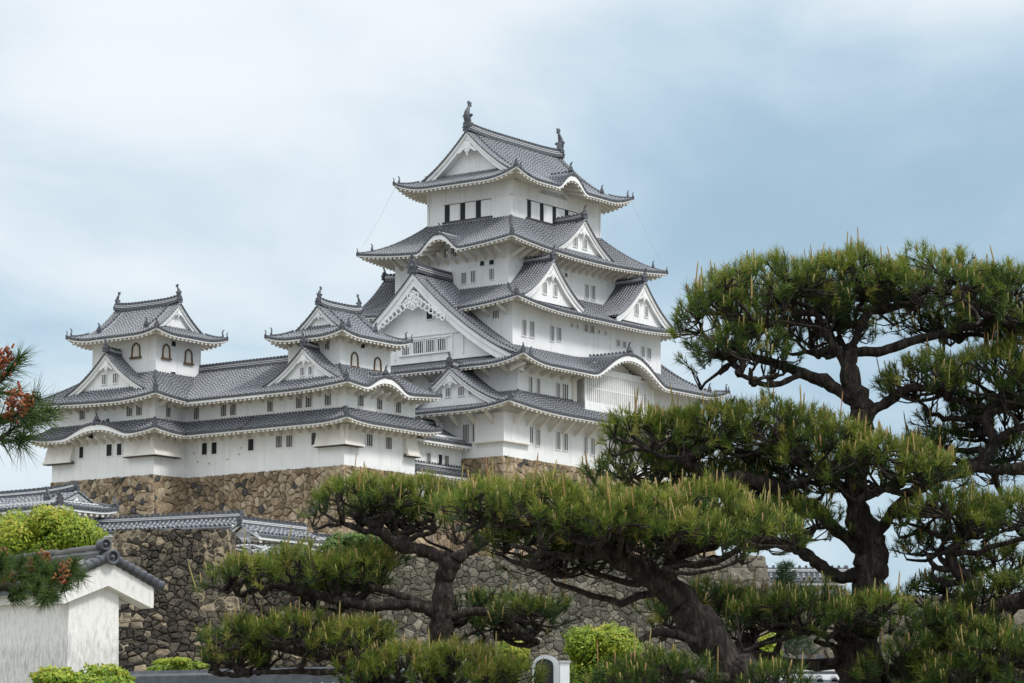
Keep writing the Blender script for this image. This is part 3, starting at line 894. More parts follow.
def stone_base(th, path, ztop, zbot, cell, k, normals, ba=.16, bb=.012, quoins=(), aspect=1.2, relief=.13, qcol=(.7, 1.0)):
    """battered stone wall under a footprint path of castle (u,v) points, seen from outside.
    normals = outward unit vectors of the segments; corners mitre automatically"""
    mb = MB()
    n = len(path)
    def off(i, h):        # position of path vertex i at depth h below the top
        p = np.array(path[i], float); d = batter(h, ba, bb)
        v = np.zeros(2)
        if i > 0: v += np.array(normals[i - 1])
        if i < n - 1: v += np.array(normals[i])
        return p + v * d
    Lb = ztop - zbot
    for i in range(n - 1):
        La = float(np.hypot(*(np.array(path[i + 1]) - np.array(path[i]))))
        def S(a, b, i=i, La=La):
            h = Lb - b
            p0, p1 = off(i, h), off(i + 1, h)
            q = p0 + (p1 - p0) * (a / La)
            return np.array([q[0], q[1], zbot + b])
        nr = np.array([normals[i][0], normals[i][1], .25]); nr /= np.linalg.norm(nr)
        hh = np.linspace(0, Lb, 9)
        mb.grid(np.array([[S(a, b) - nr * (.03 if k == 'stone_grey' else .055) for b in hh] for a in np.linspace(0, La, 3)]), 'mortar_grey' if k == 'stone_grey' else 'mortar')
        stone_face(mb, S, La, Lb, cell, k, nr, aspect, relief)
    # long corner stones laid alternately
    for i in quoins:
        z = ztop; r_ = 0
        while z > zbot + .3:
            hq = random.uniform(.6, .85); z2 = max(z - hq, zbot)
            n0, n1 = np.array(normals[i - 1]), np.array(normals[i])
            L0, L1 = (1.9, .85) if r_ % 2 else (.85, 1.8)
            L0 *= random.uniform(.8, 1.15); L1 *= random.uniform(.8, 1.15)
            d0 = np.array(path[i - 1]) - np.array(path[i]); d0 = d0 / np.linalg.norm(d0)
            d1 = np.array(path[i + 1]) - np.array(path[i]); d1 = d1 / np.linalg.norm(d1)
            out = .07
            def ring(zz, inset, e=0):
                c = off(i, ztop - zz)
                o_ = out - inset
                A = c + (n0 + n1) * o_; B = c + d0 * L0 + n0 * o_; Cc = c + d0 * L0 - n0 * .4
                D = c + d1 * L1 - n1 * .4; E_ = c + d1 * L1 + n1 * o_
                return [np.array([q[0], q[1], zz]) for q in (A, B, Cc, D, E_)]
            V = ring(z - .015, .05) + ring(z - .07, 0) + ring(z2 + .07, 0) + ring(z2 + .015, .05)
            F = [(a * 5 + j, a * 5 + (j + 1) % 5, (a + 1) * 5 + (j + 1) % 5, (a + 1) * 5 + j) for a in range(3) for j in (0, 1, 3, 4)]
            F += [(0, 1, 2), (0, 2, 3), (0, 3, 4), (15, 16, 17), (15, 17, 18), (15, 18, 19)]
            mb.add(V, F, k, np.tile((random.uniform(*qcol), 0, 0), (20, 1)))
            z = z2; r_ += 1
    return th.part('stone_face', mb)

# ================================================================== MAIN KEEP
kb = Thing('stone_base', 'tan fitted stone base directly under the tall main keep', 'stone base', (-15.25, -10, 13))
stone_base(kb, [(13.6, 10.5), (13.6, -10.0), (-15.25, -10.0), (-15.25, 10.5)][1:], 27.72, 13, .47, 'stone_tan', [(0, -1), (-1, 0)], quoins=(1,), qcol=(.55, .9))
K = Thing('main_keep', 'tallest white castle keep with five tiers of grey tiled roofs', 'castle keep', (-15.25, -10, 27.7))
walls(K, -15.25, 13.6, -10, 10.2, 27.7, 32.3)
walls(K, -13.24, 13.5, -9.99, 10.2, 33.0, 35.95)
walls(K, -10.9, 10.9, -7.74, 7.74, 35.8, 41.15)
walls(K, -9.0, 9.0, -5.95, 5.95, 41.0, 46.85)
walls(K, -6.56, 6.56, -4.41, 4.41, 46.6, 52.85)

# first pent roof
skirt(K, [-13.24, 13.5, -9.99, 10.2], [-17.2, 15.5, -12.0, 12.2], 33.15, 31.45, .5, 'WSEN', wall=[-15.25, 13.6, -10, 10.2], step=.6)
# second: hip-and-gable roof with the great west gable and the long curved gable on the south
irimoya(K, 0, 0, 'u', 15.27, 12.04, 35.25, .36, .0275, .72, 14.2, 13.4, 2.05, bumps={('long', -1): (0.1, 6.6, 2.15)}, gs=1.3, bw=1.0, rich=True,
        gwins=(), kap_L=4.0, shachi_s=0, ridge_h=.62, oni_s=1.15, gzb=36.2, rec=.85)
# third pent roof with twin gables
skirt(K, [-9.0, 9.0, -5.95, 5.95], [-12.5, 12.5, -9.45, 9.45], 42.75, 40.55, .6, 'WSEN', wall=[-10.9, 10.9, -7.74, 7.74])
# fourth pent roof, curved gable on the west
skirt(K, [-6.56, 6.56, -4.41, 4.41], [-11.5, 11.5, -8.16, 8.16], 49.0, 45.75, .62, 'WSEN', bumps={'W': (-.45, 2.75, 1.45), 'E': (.45, 2.75, 1.45)}, wall=[-9, 9, -5.95, 5.95])
# top roof
irimoya(K, 0, 0, 'u', 8.66, 6.55, 51.98, .40, .0500, .78, 6.95, 6.2, 2.1, bumps={('long', -1): (-.45, 2.75, 1.3), ('long', 1): (-.45, 2.75, 1.3)},
        gs=1.15, bw=.62, kap_L=3.6, shachi_s=.92, ridge_h=.55, rec=.9)

def chidori(th, T, za, w, H, df, db, zbase, k=.45, **kw):
    zf = lambda x: za - H * ((1 + k) * (np.asarray(x) / w) - k * (np.asarray(x) / w) ** 2)
    return gable(th, T, zf, w, df, db, zbase, **kw)
for cu_ in (-6.75, 6.75):
    for sg in (-1, 1):
        T = (lambda x, d, z, c=cu_, sg=sg: np.array([c + x, sg * d, z]))
        chidori(K, T, 44.75, 4.3, 3.4, 8.95, 5.7, 41.2, gs=.85, bw=.62, wins=[(-.75, 42.35, .5, .95, 2), (.75, 42.35, .5, .95, 2)] if sg < 0 else (), ridge_h=.42, oni_s=.8)
for sg in (-1, 1):
    T = (lambda x, d, z, sg=sg: np.array([-.1 + x, sg * d, z]))
    chidori(K, T, 49.35, 4.6, 3.15, 7.45, 4.2, 46.5, gs=.75, bw=.5, wins=[(-.85, 47.35, .55, .8, 2), (.55, 47.35, .55, .8, 2)] if sg < 0 else (), ridge_h=.4, oni_s=.8)
T = lambda x, d, z: np.array([-d, -5.35 + x, z])
chidori(K, T, 35.05, 4.9, 2.95, 16.2, 12.9, 32.0, gs=.85, bw=.5, wins=[(-1.9, 33.05, .5, .6, 2), (-.9, 33.1, .55, .7, 2), (.4, 33.1, .5, .7, 2)], ridge_h=.42, oni_s=.8)

# ---- keep windows
def dark_bay_band(th, T, x0, x1, z0, z1, n, dark, flip):
    """top-floor windows: a dark opening beside a white sliding shutter in each bay"""
    w = (x1 - x0) / n
    for i in range(n):
        mb = MB(); a = x0 + i * w
        if flip: o0, o1, s0, s1 = a + w - dark, a + w - .02, a + .06, a + w - dark
        else: o0, o1, s0, s1 = a + .04, a + dark, a + dark, a + w - .06
        mb.box(T, o0, o1, -.05, .012, z0, z1, 'opening')
        mb.box(T, a - .05, a + w + .05, -.02, .05, z1, z1 + .045, 'sill')
        fx = a if not flip else a + w
        mb.box(T, fx - .05, fx + .04, -.02, .03, z0, z1, 'plaster')
        wo = th.part('window', mb)
        sb_ = MB(); sb_.box(T, s0, s1, -.02, .06, z0 + .03, z1 - .03, 'plaster')
        th.part('shutter', sb_, wo)
    mb = MB(); mb.box(T, x0 - .15, x1 + .15, -.02, .14, z0 - .12, z0, 'sill')
    th.part('window_sill', mb)
tW, tS = FW(-6.56), FS(-4.41)
dark_bay_band(K, tW, -2.35, 2.6, 49.22, 50.66, 3, .62, True)
dark_bay_band(K, tS, -4.35, 2.95, 49.22, 50.72, 4, .58, False)
gb = MB()      # plaster ribs and rails of the top floor
for T, L in ((tW, 4.41), (tS, 6.56)):
    gb.box(T, -L, L, -.02, .05, 50.78, 50.90, 'plaster')
    for x in np.arange(-L + .7, L, 1.55): gb.box(T, x - .035, x + .035, -.02, .035, 50.9, 52.2, 'plaster')
    for x in (-L + .1, L - .1): gb.box(T, x - .1, x + .1, -.02, .05, 48, 52.3, 'plaster')
qx = np.linspace(-2.6, 1.7, 15)
gb.prism(tS, [(qx[0], 52)] + [(x, float(51.98 - .35 + 1.65 * bell2((x + .45) / 2.75) - .25)) for x in qx] + [(qx[-1], 52)], -.3, .014, 'plaster')
K.part('wall_rail', gb)

def pair_list(th, T, L, kb='lattice', pane='screen'):
    for (x, z, w, h, nb) in L: window(th, T, x, z, w, h, nb, kb, pane=pane)
kW9, kS6, k4W, k4S, k2S, k1S, k1W = FW(-9), FS(-5.95), FW(-10.9), FS(-7.74), FS(-9.99), FS(-10), FW(-15.25)
pair_list(K, kW9, [(.54, 46.0, .42, .75, 2), (-.38, 46.0, .7, .8, 3), (-1.39, 43.68, .49, .93, 2), (-2.33, 43.73, .45, .93, 2), (-4.25, 43.72, .45, .89, 2)])
pair_list(K, kW9, [(-3.27, 44.72, .45, .4, 0), (-4.24, 44.72, .5, .4, 0)])
pair_list(K, kS6, [(2.2, 43.65, .5, 1.2, 2), (3.16, 43.65, .55, 1.22, 2), (-.85, 44.62, .35, .3, 0)])
pair_list(K, k4W, [(-6.1, 39.95, .6, .62, 2)])
pair_list(K, k4S, [(-9.33, 38.88, .53, 1.3, 2), (-8.26, 38.9, .59, 1.3, 2), (-5.42, 38.9, .51, 1.25, 2), (-4.42, 38.95, .57, 1.1, 2), (-.51, 39.97, .51, .63, 2), (.38, 39.96, .62, .63, 2),
                   (4.26, 39.28, .53, .55, 2), (5.18, 39.25, .56, .55, 2), (8.04, 38.98, .5, .92, 2), (9.0, 38.95, .55, .92, 2)])
pair_list(K, k4S, [(-2.6, 39.95, .3, .3, 0), (-1.75, 39.95, .28, .3, 0), (1.4, 39.9, .28, .3, 0), (2.4, 39.9, .28, .3, 0)], pane='lattice_dark')
pair_list(K, k2S, [(-11.55, 33.72, .4, 1.4, 1), (-10.52, 33.68, .48, 1.4, 2), (-7.76, 33.62, .55, 1.42, 2), (-6.75, 33.62, .75, 1.45, 2)])
pair_list(K, k1S, [(-11.5, 29.72, .42, 1.3, 1), (-10.57, 29.65, .55, 1.4, 2), (-7.78, 29.62, .55, 1.43, 2), (-6.74, 29.62, .6, 1.4, 2), (-3.89, 29.62, .5, 1.37, 2), (-2.87, 29.6, .56, 1.36, 2),
                   (.4, 29.6, .5, 1.36, 2), (1.4, 29.6, .55, 1.36, 2), (4.6, 29.6, .5, 1.36, 2), (5.6, 29.6, .55, 1.36, 2)])
pair_list(K, k1W, [(-6.35, 29.75, .62, 1.42, 3), (-7.3, 29.75, .5, 1.42, 2)])
gW = FW(-13.4)
pair_list(K, gW, [(-.05, 37.45, 1.0, .98, 4), (-1.31, 37.46, .86, .98, 4), (-2.47, 37.48, .8, .98, 3), (1.25, 37.4, .7, .95, 3)])
pair_list(K, gW, [(-1.2, 40.05, .6, .7, 0)], pane='opening')
mb = MB(); mb.box(gW, -5.6, 5.6, -.05, .06, 38.35, 38.46, 'plaster'); mb.box(gW, -3.3, 2.0, -.05, .07, 38.08, 38.16, 'plaster'); mb.box(gW, -3.3, 2.0, -.05, .09, 36.82, 36.9, 'plaster')
for x in (-4.6, -3.5, 2.4): mb.box(gW, x - .06, x + .06, -.05, .05, 36.6, 38.4, 'plaster')
K.part('wall_rail', mb)
# projecting lattice bay under the long curved gable
mb = MB()
bT = FS(-10)
mb.box(bT, -5.0, 5.2, -.1, .75, 32.3, 33.15, 'plaster'); mb.box(bT, -5.0, 5.2, -.1, .75, 35.55, 35.72, 'plaster'); mb.box(bT, -3.2, 3.4, -.1, .72, 35.7, 36.05, 'plaster')
mb.box(bT, -5.0, 5.2, -.1, .62, 33.1, 35.6, 'plaster_under')
for x in (-5.0, 4.95): mb.box(bT, x, x + .25, -.1, .77, 32.6, 35.6, 'plaster')
qx = np.linspace(-5.4, 5.6, 23)
mb.prism(bT, [(x, 34.8) for x in qx[[0]]] + [(x, float(35.25 - .35 + 2.5 * bell2((x - .1) / 6.6) - .28)) for x in qx] + [(qx[-1], 34.8)], -.3, .02, 'plaster')
mb.box(bT, -5.0, 5.2, .6, .70, 34.28, 34.38, 'plaster')
bay = K.part('window_bay', mb)
mb = MB()
for x in np.arange(-4.55, 4.9, .3): mb.box(bT, x, x + .13, .60, .735, 33.13, 35.57, 'plaster')
K.part('lattice', mb, bay)
mb = MB(); mb.box(bT, -5.75, -5.25, -.05, .14, 32.4, 35.4, 'plaster_under'); K.part('wall_pilaster', mb)
# big brackets under the first roof, small struts higher up: each its own part
def struts(th, T, xs_, z, out, drop, w, k='plaster_under'):
    for x in xs_:
        mb = MB(); strut(mb, T, x, z, out, drop, w, k); th.part('bracket', mb)
struts(K, k1S, np.arange(-14.2, 13.5, 1.75), 31.35, 1.5, 1.15, .16)
struts(K, k1W, np.arange(-9.2, 9, 1.75), 31.35, 1.5, 1.15, .16)
struts(K, FS(-9.99), np.arange(-14.3, -5.5, 1.4), 35.15, 1.5, .55, .12)
for T, L, z in ((kW9, 5.6, 45.75), (kS6, 8.7, 45.75)): struts(K, T, np.arange(-L, L + .1, .98), z, 1.5, .8, .11)
struts(K, k4W, np.arange(-7.2, 7.3, 1.8), 40.55, 1.4, .7, .12)
struts(K, FW(-13.24), np.arange(-9.2, 9.3, 2.0), 35.15, 1.4, .7, .12)
mb = MB()       # stepped stone-drop ledge at the corner
mb.box(bT, -15.5, -12.0, 0, .28, 28.95, 31.2, 'plaster'); mb.box(k1W, -10.262, -7.4, -.02, .266, 28.96, 31.19, 'plaster')
mb.box(bT, -15.6, -11.9, 0, .36, 28.85, 28.97, 'plaster_old'); mb.box(k1W, -10.34, -7.3, -.02, .362, 28.842, 28.962, 'plaster_old')
K.part('stone_drop_bay', mb)
rods = MB()
for (a, b, c) in ((-11.3, 8.0, 46.6), (11.4, -8.0, 46.6)):
    s_ = 1 if a > 0 else -1
    P = [np.array([a + (s_ * 8.5 - a) * q, b + (-s_ * 6.4 - b) * q, c + (52.4 - c) * q - .25 * math.sin(PI * q)]) for q in np.linspace(0, 1, 8)]
    rods.tube(P, .013, 'metal', 4)
K.part('lightning_cable', rods)

# ================================================================== SMALL KEEPS AND CORRIDORS
path = [(-22.65, 2), (-22.65, -7), (-31.27, -7), (-31.27, 9.14), (-34.77, 9.14), (-34.77, 20.14), (-26, 20.14)]
sb = Thing('stone_base', 'long tan stone base under the two small keeps and their corridor', 'stone base', (-31.27, -7, 13))
stone_base(sb, path[0:6], 25.78, 13, .44, 'stone_tan', [(1, 0), (0, -1), (-1, 0), (0, -1), (-1, 0)], quoins=(1, 2, 4))

NK = Thing('small_keep', 'small white keep with a gable at the right end of the corridor wing', 'small keep', (-31.27, -7, 25.6), group=None)
walls(NK, -31.27, -22.65, -7, 2, 25.6, 32.4)
walls(NK, -30.17, -24.0, -5.6, -.42, 32, 36.25)
skirt(NK, [-31.27, -22.65, -7, 2], [-32.85, -21.2, -8.6, 2], 30.15, 29.0, .32, 'WSE', step=.45)
skirt(NK, [-30.17, -24.0, -5.6, -.42], [-32.85, -21.3, -8.6, -.42], 33.65, 31.62, .34, 'WSE', bumps={'S': (-27.95, 3.5, 1.05)}, wall=[-31.27, -22.65, -7, 2], step=.45, k=.15)
T = lambda x, d, z: np.array([-d, -3.4 + x, z])
chidori(NK, T, 34.95, 4.1, 2.75, 31.95, 29.9, 32.2, gs=.7, bw=.42, wins=[(-.45, 33.15, .4, .62, 2), (.35, 33.15, .4, .62, 2)], ridge_h=.36, oni_s=.7)
irimoya(NK, -27.4, -3.2, 'u', 4.3, 3.9, 35.78, .34, .088, .42, 2.6, 2.05, 1.2, gs=.5, bw=.4, kap_L=2.6, shachi_s=.48, ridge_h=.42, oni_s=.6, rec=.4)
nW, nS, ntW, ntS = FW(-31.27), FS(-7), FW(-30.17), FS(-5.6)
pair_list(NK, nS, [(-28.31, 27.93, .72, .92, 2), (-25.96, 27.92, .72, .92, 2)], 'lattice_dark')
pair_list(NK, nW, [(-4.05, 27.95, .45, .95, 0), (-.59, 27.97, .6, .9, 2), (-1.62, 27.95, .6, .9, 2)], 'lattice_dark')
pair_list(NK, nW, [(.35, 30.8, .56, .9, 2), (-2.55, 30.84, .6, .88, 2), (-3.51, 30.84, .6, .88, 2), (-5.4, 30.84, .62, .88, 2)], 'lattice_dark')
pair_list(NK, nS, [(-29.4, 30.84, .66, .88, 2), (-27.13, 30.84, .68, .9, 2), (-24.83, 30.82, .66, .88, 2)], 'lattice_dark')
pair_list(NK, ntW, [(-4.37, 35.22, .5, .65, 2)], 'lattice_dark')
pair_list(NK, ntS, [(-27.49, 35.4, .5, .4, 0)])
bell_window(NK, ntS, -28.45, 34.25, .85, 1.15); bell_window(NK, ntS, -25.64, 34.2, .85, 1.1)
drop_chute(NK, nW, -7.42, -4.5, 28.85, 27.42, .5, e0=.05, e1=.03); drop_chute(NK, nS, -31.72, -29.6, 28.85, 27.42, .5, e0=.03, e1=.03)
drop_chute(NK, nS, -24.1, -22.65, 28.9, 27.25, .5)
for z in (31.6, 28.95):
    struts(NK, nW, np.arange(-6.5, 2, .95), z, 1.1, .5, .1); struts(NK, nS, np.arange(-30.9, -22.8, .95), z, 1.1, .5, .1)
struts(NK, ntW, np.arange(-5.2, -.4, .9), 35.75, .9, .4, .09); struts(NK, ntS, np.arange(-29.8, -24, .9), 35.75, .9, .4, .09)

CO = Thing('corridor', 'two-storey white corridor wing joining the two small keeps', 'corridor', (-31.27, 2, 25.6))
walls(CO, -31.27, -26.2, 2.005, 9.13, 25.6, 32.6)
skirt(CO, [-31.27, -26.2, 2.0, 9.14], [-32.85, -24.7, 2.0, 9.14], 30.15, 29.0, 0, 'W', step=.45, k=.35)
mb, un = MB(), MB()
def Pc(s, t, sg=-1):
    s = np.asarray(s, float); t = np.asarray(t, float)
    return np.stack([-28.75 + sg * 4.1 * t, s, 34.5 + (31.62 - 34.5) * (1.22 * t - .22 * t * t)], -1)
slope(mb, Pc, -.42, 10.2, lambda x: 0.0, 10)
slope(mb, lambda s, t: Pc(s, t, 1), -.42, 10.2, lambda x: 0.0, 10)
eave_under(un, Pc, -.42, 9.14, (-1, 0, 0), 1.58, False, False, lambda x: .2, .45)
ridge(mb, [np.array([-28.75, v, 34.5]) for v in np.linspace(-.42, 10.0, 12)], .42, .5)
ro = CO.part('roof', mb); CO.part('eave', un, ro)
pair_list(CO, nW, [(2.25, 27.93, .58, .9, 0), (7.04, 27.94, .55, .92, 0), (6.03, 27.93, .55, .92, 0)], pane='opening')
pair_list(CO, nW, [(7.95, 30.78, .56, .92, 2), (5.12, 30.8, .56, .88, 2), (4.13, 30.8, .58, .88, 2)], 'lattice_dark')
for z in (31.6, 28.95): struts(CO, nW, np.arange(2.4, 9, .95), z, 1.1, .5, .1)
for v, z in ((3.4, 27.2), (4.6, 26.9), (6.5, 26.7), (8.1, 27.6), (3.2, 27.7), (7.7, 26.9)):
    mb = MB(); mb.box(nW, v, v + .14, -.01, .02, z, z + .14, 'lattice_dark'); CO.part('loophole', mb)

IK = Thing('small_keep', 'small white keep with bell windows at the far left end of the corridor', 'small keep', (-34.77, 9.14, 25.6))
walls(IK, -34.77, -26, 9.14, 20.14, 25.6, 32.6)
walls(IK, -33.9, -28.7, 9.94, 16.8, 32, 37.35)
skirt(IK, [-34.77, -31.0, 9.14, 20.14], [-36.35, -31.0, 7.6, 21.7], 30.15, 29.0, .34, 'WSN', bumps={'W': (14.1, 4.9, .95)}, step=.45)
skirt(IK, [-33.9, -28.7, 9.94, 16.8], [-36.35, -28.7, 7.6, 21.7], 34.0, 31.62, .4, 'WSN', wall=[-34.77, -26, 9.14, 20.14], step=.45, k=.15)
T = lambda x, d, z: np.array([-d, 13.75 + x, z])
chidori(IK, T, 35.55, 4.6, 3.2, 35.6, 33.6, 32.3, gs=.8, bw=.45, wins=[(-.75, 33.55, .5, .75, 2), (.45, 33.55, .5, .75, 2)], ridge_h=.38, oni_s=.7)
irimoya(IK, -31.3, 13.37, 'v', 4.93, 4.15, 36.85, .34, .085, .42, 3.5, 2.95, 1.5, gs=.5, bw=.42, kap_L=2.6, shachi_s=.5, ridge_h=.42, oni_s=.6, rec=.4)
iW, iS, itW, itS = FW(-34.77), FS(9.14), FW(-33.9), FS(9.94)
bell_window(IK, itW, 12.05, 35.85, .9, 1.15); bell_window(IK, itS, -32.76, 35.72, .85, 1.15); bell_window(IK, itS, -30.18, 35.62, .85, 1.15)
pair_list(IK, itS, [(-31.94, 36.4, .5, .42, 0), (-31.94, 33.98, .5, .35, 0)])
pair_list(IK, iW, [(16.89, 30.98, .6, .75, 2), (11.78, 30.92, .62, .85, 2), (10.76, 30.9, .62, .85, 2)], 'lattice_dark')
pair_list(IK, iS, [(-33.28, 30.85, .55, .92, 2)], 'lattice_dark')
pair_list(IK, iW, [(16.9, 28.0, .46, .9, 0), (13.87, 27.98, .58, .92, 0), (12.79, 27.97, .52, .92, 0), (15.9, 29.2, .55, .4, 0)], pane='opening')
drop_chute(IK, iW, 8.95, 11.85, 28.75, 27.4, .55, e0=.2, e1=.05); drop_chute(IK, iS, -35.2, -32.3, 28.75, 27.4, .55, e0=.05, e1=.05)
drop_chute(IK, iW, 17.7, 20.4, 29.0, 27.35, .6, e0=.05, e1=.1)
for z in (31.6, 28.95):
    struts(IK, iW, np.arange(9.6, 20.2, .95), z, 1.1, .5, .1); struts(IK, iS, np.arange(-34.3, -31.4, .95), z, 1.1, .5, .1)

# low link between the right small keep and the main keep
AN = Thing('connecting_wing', 'low white wing with two small lean-to roofs between right small keep and main keep', 'wing', (-22.6, -6, 23))
walls(AN, -22.6, -15.3, -5.99, -2, 24.2, 29.4)
stone_base(AN, [(-15.3, -5.95), (-22.6, -5.95)], 24.3, 13, .52, 'stone_tan', [(0, -1)], .02, .0)
mb, un = MB(), MB()
def Pa(s, t):
    s = np.asarray(s, float); t = np.asarray(t, float)
    return np.stack([s, -3.4 - 3.5 * t, 30.55 + (28.78 - 30.55) * (1.2 * t - .2 * t * t)], -1)
slope(mb, Pa, -22.45, -15.27, lambda x: 0.0, 8)
mb.tube(Pa(np.full(8, -22.45), np.linspace(0, 1, 8)) + np.array([0, 0, .08]), .13, 'tile_edge', 6)
ridge(mb, [np.array([x, -3.4, 30.55]) for x in np.linspace(-22.5, -15.3, 6)], .36, .36)
eave_under(un, Pa, -22.45, -15.27, (0, -1, 0), .9, False, False, lambda x: .2, .45)
pts = Pa(np.full(8, -22.45), np.linspace(0, 1, 8))
un.grid(np.stack([pts - np.array([.05, 0, .05]), pts - np.array([.05, 0, .5])], 1), 'plaster')
ro = AN.part('roof', mb); AN.part('eave', un, ro)
aS = FS(-5.99)
pair_list(AN, aS, [(-19.69, 27.32, .5, .92, 0), (-18.19, 27.35, .5, .92, 0), (-17.39, 27.33, .55, .92, 0)], pane='opening')
pair_list(AN, aS, [(-19.68, 27.32, .5, .92, 2), (-17.38, 27.33, .55, .92, 2)], 'lattice_dark')
mb, un = MB(), MB()
def Pb(s, t):
    s = np.asarray(s, float); t = np.asarray(t, float)
    return np.stack([s, -5.9 - 1.2 * t, 26.75 + (26.2 - 26.75) * t], -1)
slope(mb, Pb, -22.5, -15.6, lambda x: 0.0, 5)
eave_under(un, Pb, -22.5, -15.6, (0, -1, 0), 1.0, False, False, lambda x: .18, .45)
ridge(mb, [np.array([x, -6.0, 26.75]) for x in np.linspace(-22.5, -15.6, 6)], .3, .25)
ro = AN.part('roof', mb); AN.part('eave', un, ro)

# ================================================================== ROOFED PLASTER WALLS
def roofed_wall(name, label, p0, p1, zbase, ztop, th_w=.6, ov=.65, rise=.55, cat='plaster wall', group=None, tile='tile', fascia=.16, pitch=.3):
    """low plaster wall with a little tiled roof, from world point p0 to p1; ztop = eave height"""
    p0 = np.array(p0[:2], float); p1 = np.array(p1[:2], float)
    d = p1 - p0; L = np.linalg.norm(d); d /= L; nrm_ = np.array([d[1], -d[0]])
    t = Thing(name, label, cat, (p0[0], p0[1], zbase), castle=False, group=group)
    T = lambda a, b, z: np.array([p0[0] + d[0] * a + nrm_[0] * b, p0[1] + d[1] * a + nrm_[1] * b, z])
    mb = MB(); mb.box(T, 0, L, -th_w / 2, th_w / 2, zbase, ztop + .2, 'plaster'); t.part('wall', mb)
    rb, un = MB(), MB()
    for sg in (-1, 1):
        def P(s, q, sg=sg):
            s = np.asarray(s, float); q = np.asarray(q, float)
            w = th_w / 2 + ov
            A = p0[None] + d * s.reshape(-1, 1) + nrm_ * (sg * w * q).reshape(-1, 1)
            z = ztop + rise * (1 - q) ** 1.15 
            return np.concatenate([A, z.reshape(-1, 1)], 1).reshape(s.shape + (3,))
        slope(rb, P, -.25, L + .25, lambda x: 0.0, 5, k=tile, pitch=pitch, r=.08)
        eave_under(un, P, -.25, L + .25, (sg * nrm_[0], sg * nrm_[1], 0), ov, False, False, lambda x: fascia, 5, kf='plaster' if fascia > .1 else 'plaster_old')
    ridge(rb, [T(a, 0, ztop + rise) for a in np.linspace(-.3, L + .3, 8)], .34, .3, line=fascia > .1)
    for a, sg in ((-.3, -1), (L + .3, 1)):
        oni(rb, T(a, 0, ztop + rise + .1), d * sg, .42, False)
        un.prism(lambda x, q, z: T(a - sg * .12 + q, x, z), [(-th_w / 2 - ov, ztop - .25), (0, ztop + rise - .12), (th_w / 2 + ov, ztop - .25), (th_w / 2 + ov, ztop - .02), (0, ztop + rise), (-th_w / 2 - ov, ztop - .02)], -.05, .05, 'plaster')
    ge = MB()
    for a, sg in ((.0, -1), (L, 1)):
        ge.prism(lambda x, q, z: T(a - sg * .05 + q, x, z), [(-th_w / 2, ztop - .1), (-th_w / 2, ztop + .1), (0, ztop + rise - .12), (th_w / 2, ztop + .1), (th_w / 2, ztop - .1)], -.05, .05, 'plaster')
    t.part('gable_wall', ge)
    ro = t.part('roof', rb); t.part('eave', un, ro)
    return t, T
a0, a1 = at(92, 529, 166), at(237, 528.5, 162)
roofed_wall('plaster_wall', 'long grey-tiled plaster wall on top of the dark stone wall, left of the white gable end', a0, a1, 13.4, a1[2] + .0, rise=.6)
b0, b1 = at(243, 531, 156), at(301, 537, 160)
roofed_wall('plaster_wall', 'short white roofed wall with gable end behind the iron railing', b0, b1, 13.4, b0[2] - .25, rise=.62, ov=.75, th_w=1.1)
c0, c1 = at(300, 543, 168), at(350, 546, 172)
roofed_wall('plaster_wall', 'low tiled wall half hidden behind pine needles, right of the iron railing', c0, c1, 13.4, c0[2] - .2, rise=.45)
# railing
f0, f1 = at(229, 555, 152.6), at(298, 558, 153.6)
RL = Thing('iron_railing', 'black iron railing on the grassy ledge before the short white wall', 'railing', (f0[0], f0[1], 13.5), castle=False)
mb = MB()
d = (f1 - f0); L = np.linalg.norm(d[:2]); d = d / L
zt = at(229, 541, 152.6)[2]
T = lambda a, b, z: np.array([f0[0] + d[0] * a - d[1] * b, f0[1] + d[1] * a + d[0] * b, z])
for i, a in enumerate(np.linspace(0, L, 13)):
    mb = MB(); mb.box(T, a - .035, a + .035, -.035, .035, 13.3, zt + (.08 if i % 3 == 0 else 0), 'iron'); RL.part('post', mb)
for z in (zt - .08, zt - .36, zt - .64):
    mb = MB(); mb.box(T, 0, L, -.02, .02, z - .03, z + .03, 'iron'); RL.part('rail', mb)
# tumbled pale timbers / pipes on the ledge
PI_ = Thing('metal_barrier', 'folded pale metal barrier frames lying below the iron railing', 'barrier', tuple(at(236, 553, 151.6)), castle=False)
mb = MB()
for (x0, y0, x1, y1) in ((235, 549, 252, 552), (240, 545, 254, 551), (252, 551, 266, 546), (255, 546, 270, 551), (262, 551, 270, 547), (236, 546, 248, 545), (250, 545, 268, 548)):
    mb.tube([at(x0, y0, 151.6), at(x1, y1, 151.8)], .05, 'metal', 5)
PI_.part('frame', mb)

# ================================================================== LOWER STONE WALLS
def plain_stone_wall(name, label, pts, ztop, zbot, cell, k, ba=.22, bb=.004, cat='stone wall', depth=3.0, aspect=1.15, relief=.12, quoin=None):
    """battered wall facing -Y along world points pts [(x,y),...] left to right; returns thing"""
    t = Thing(name, label, cat, (pts[0][0], pts[0][1], zbot), castle=False)
    path_ = [(pts[0][0], pts[0][1] + depth)] + list(pts) + [(pts[-1][0], pts[-1][1] + depth)]
    nrm_ = []
    for i in range(len(path_) - 1):
        d_ = np.array(path_[i + 1]) - np.array(path_[i]); d_ = d_ / np.linalg.norm(d_); nrm_.append((d_[1], -d_[0]))
    stone_base(t, path_, ztop, zbot, cell, k, nrm_, ba, bb, quoins=() if quoin is None else quoin, aspect=aspect, relief=relief)
    mb = MB()
    V = [np.array([p[0], p[1], ztop - .05]) for p in path_]
    mb.add(V, [tuple(range(len(V)))], 'ground'); t.part('grassy_top', mb)
    return t
xl, xb, xr_ = -20.1, -14.45, 12.75
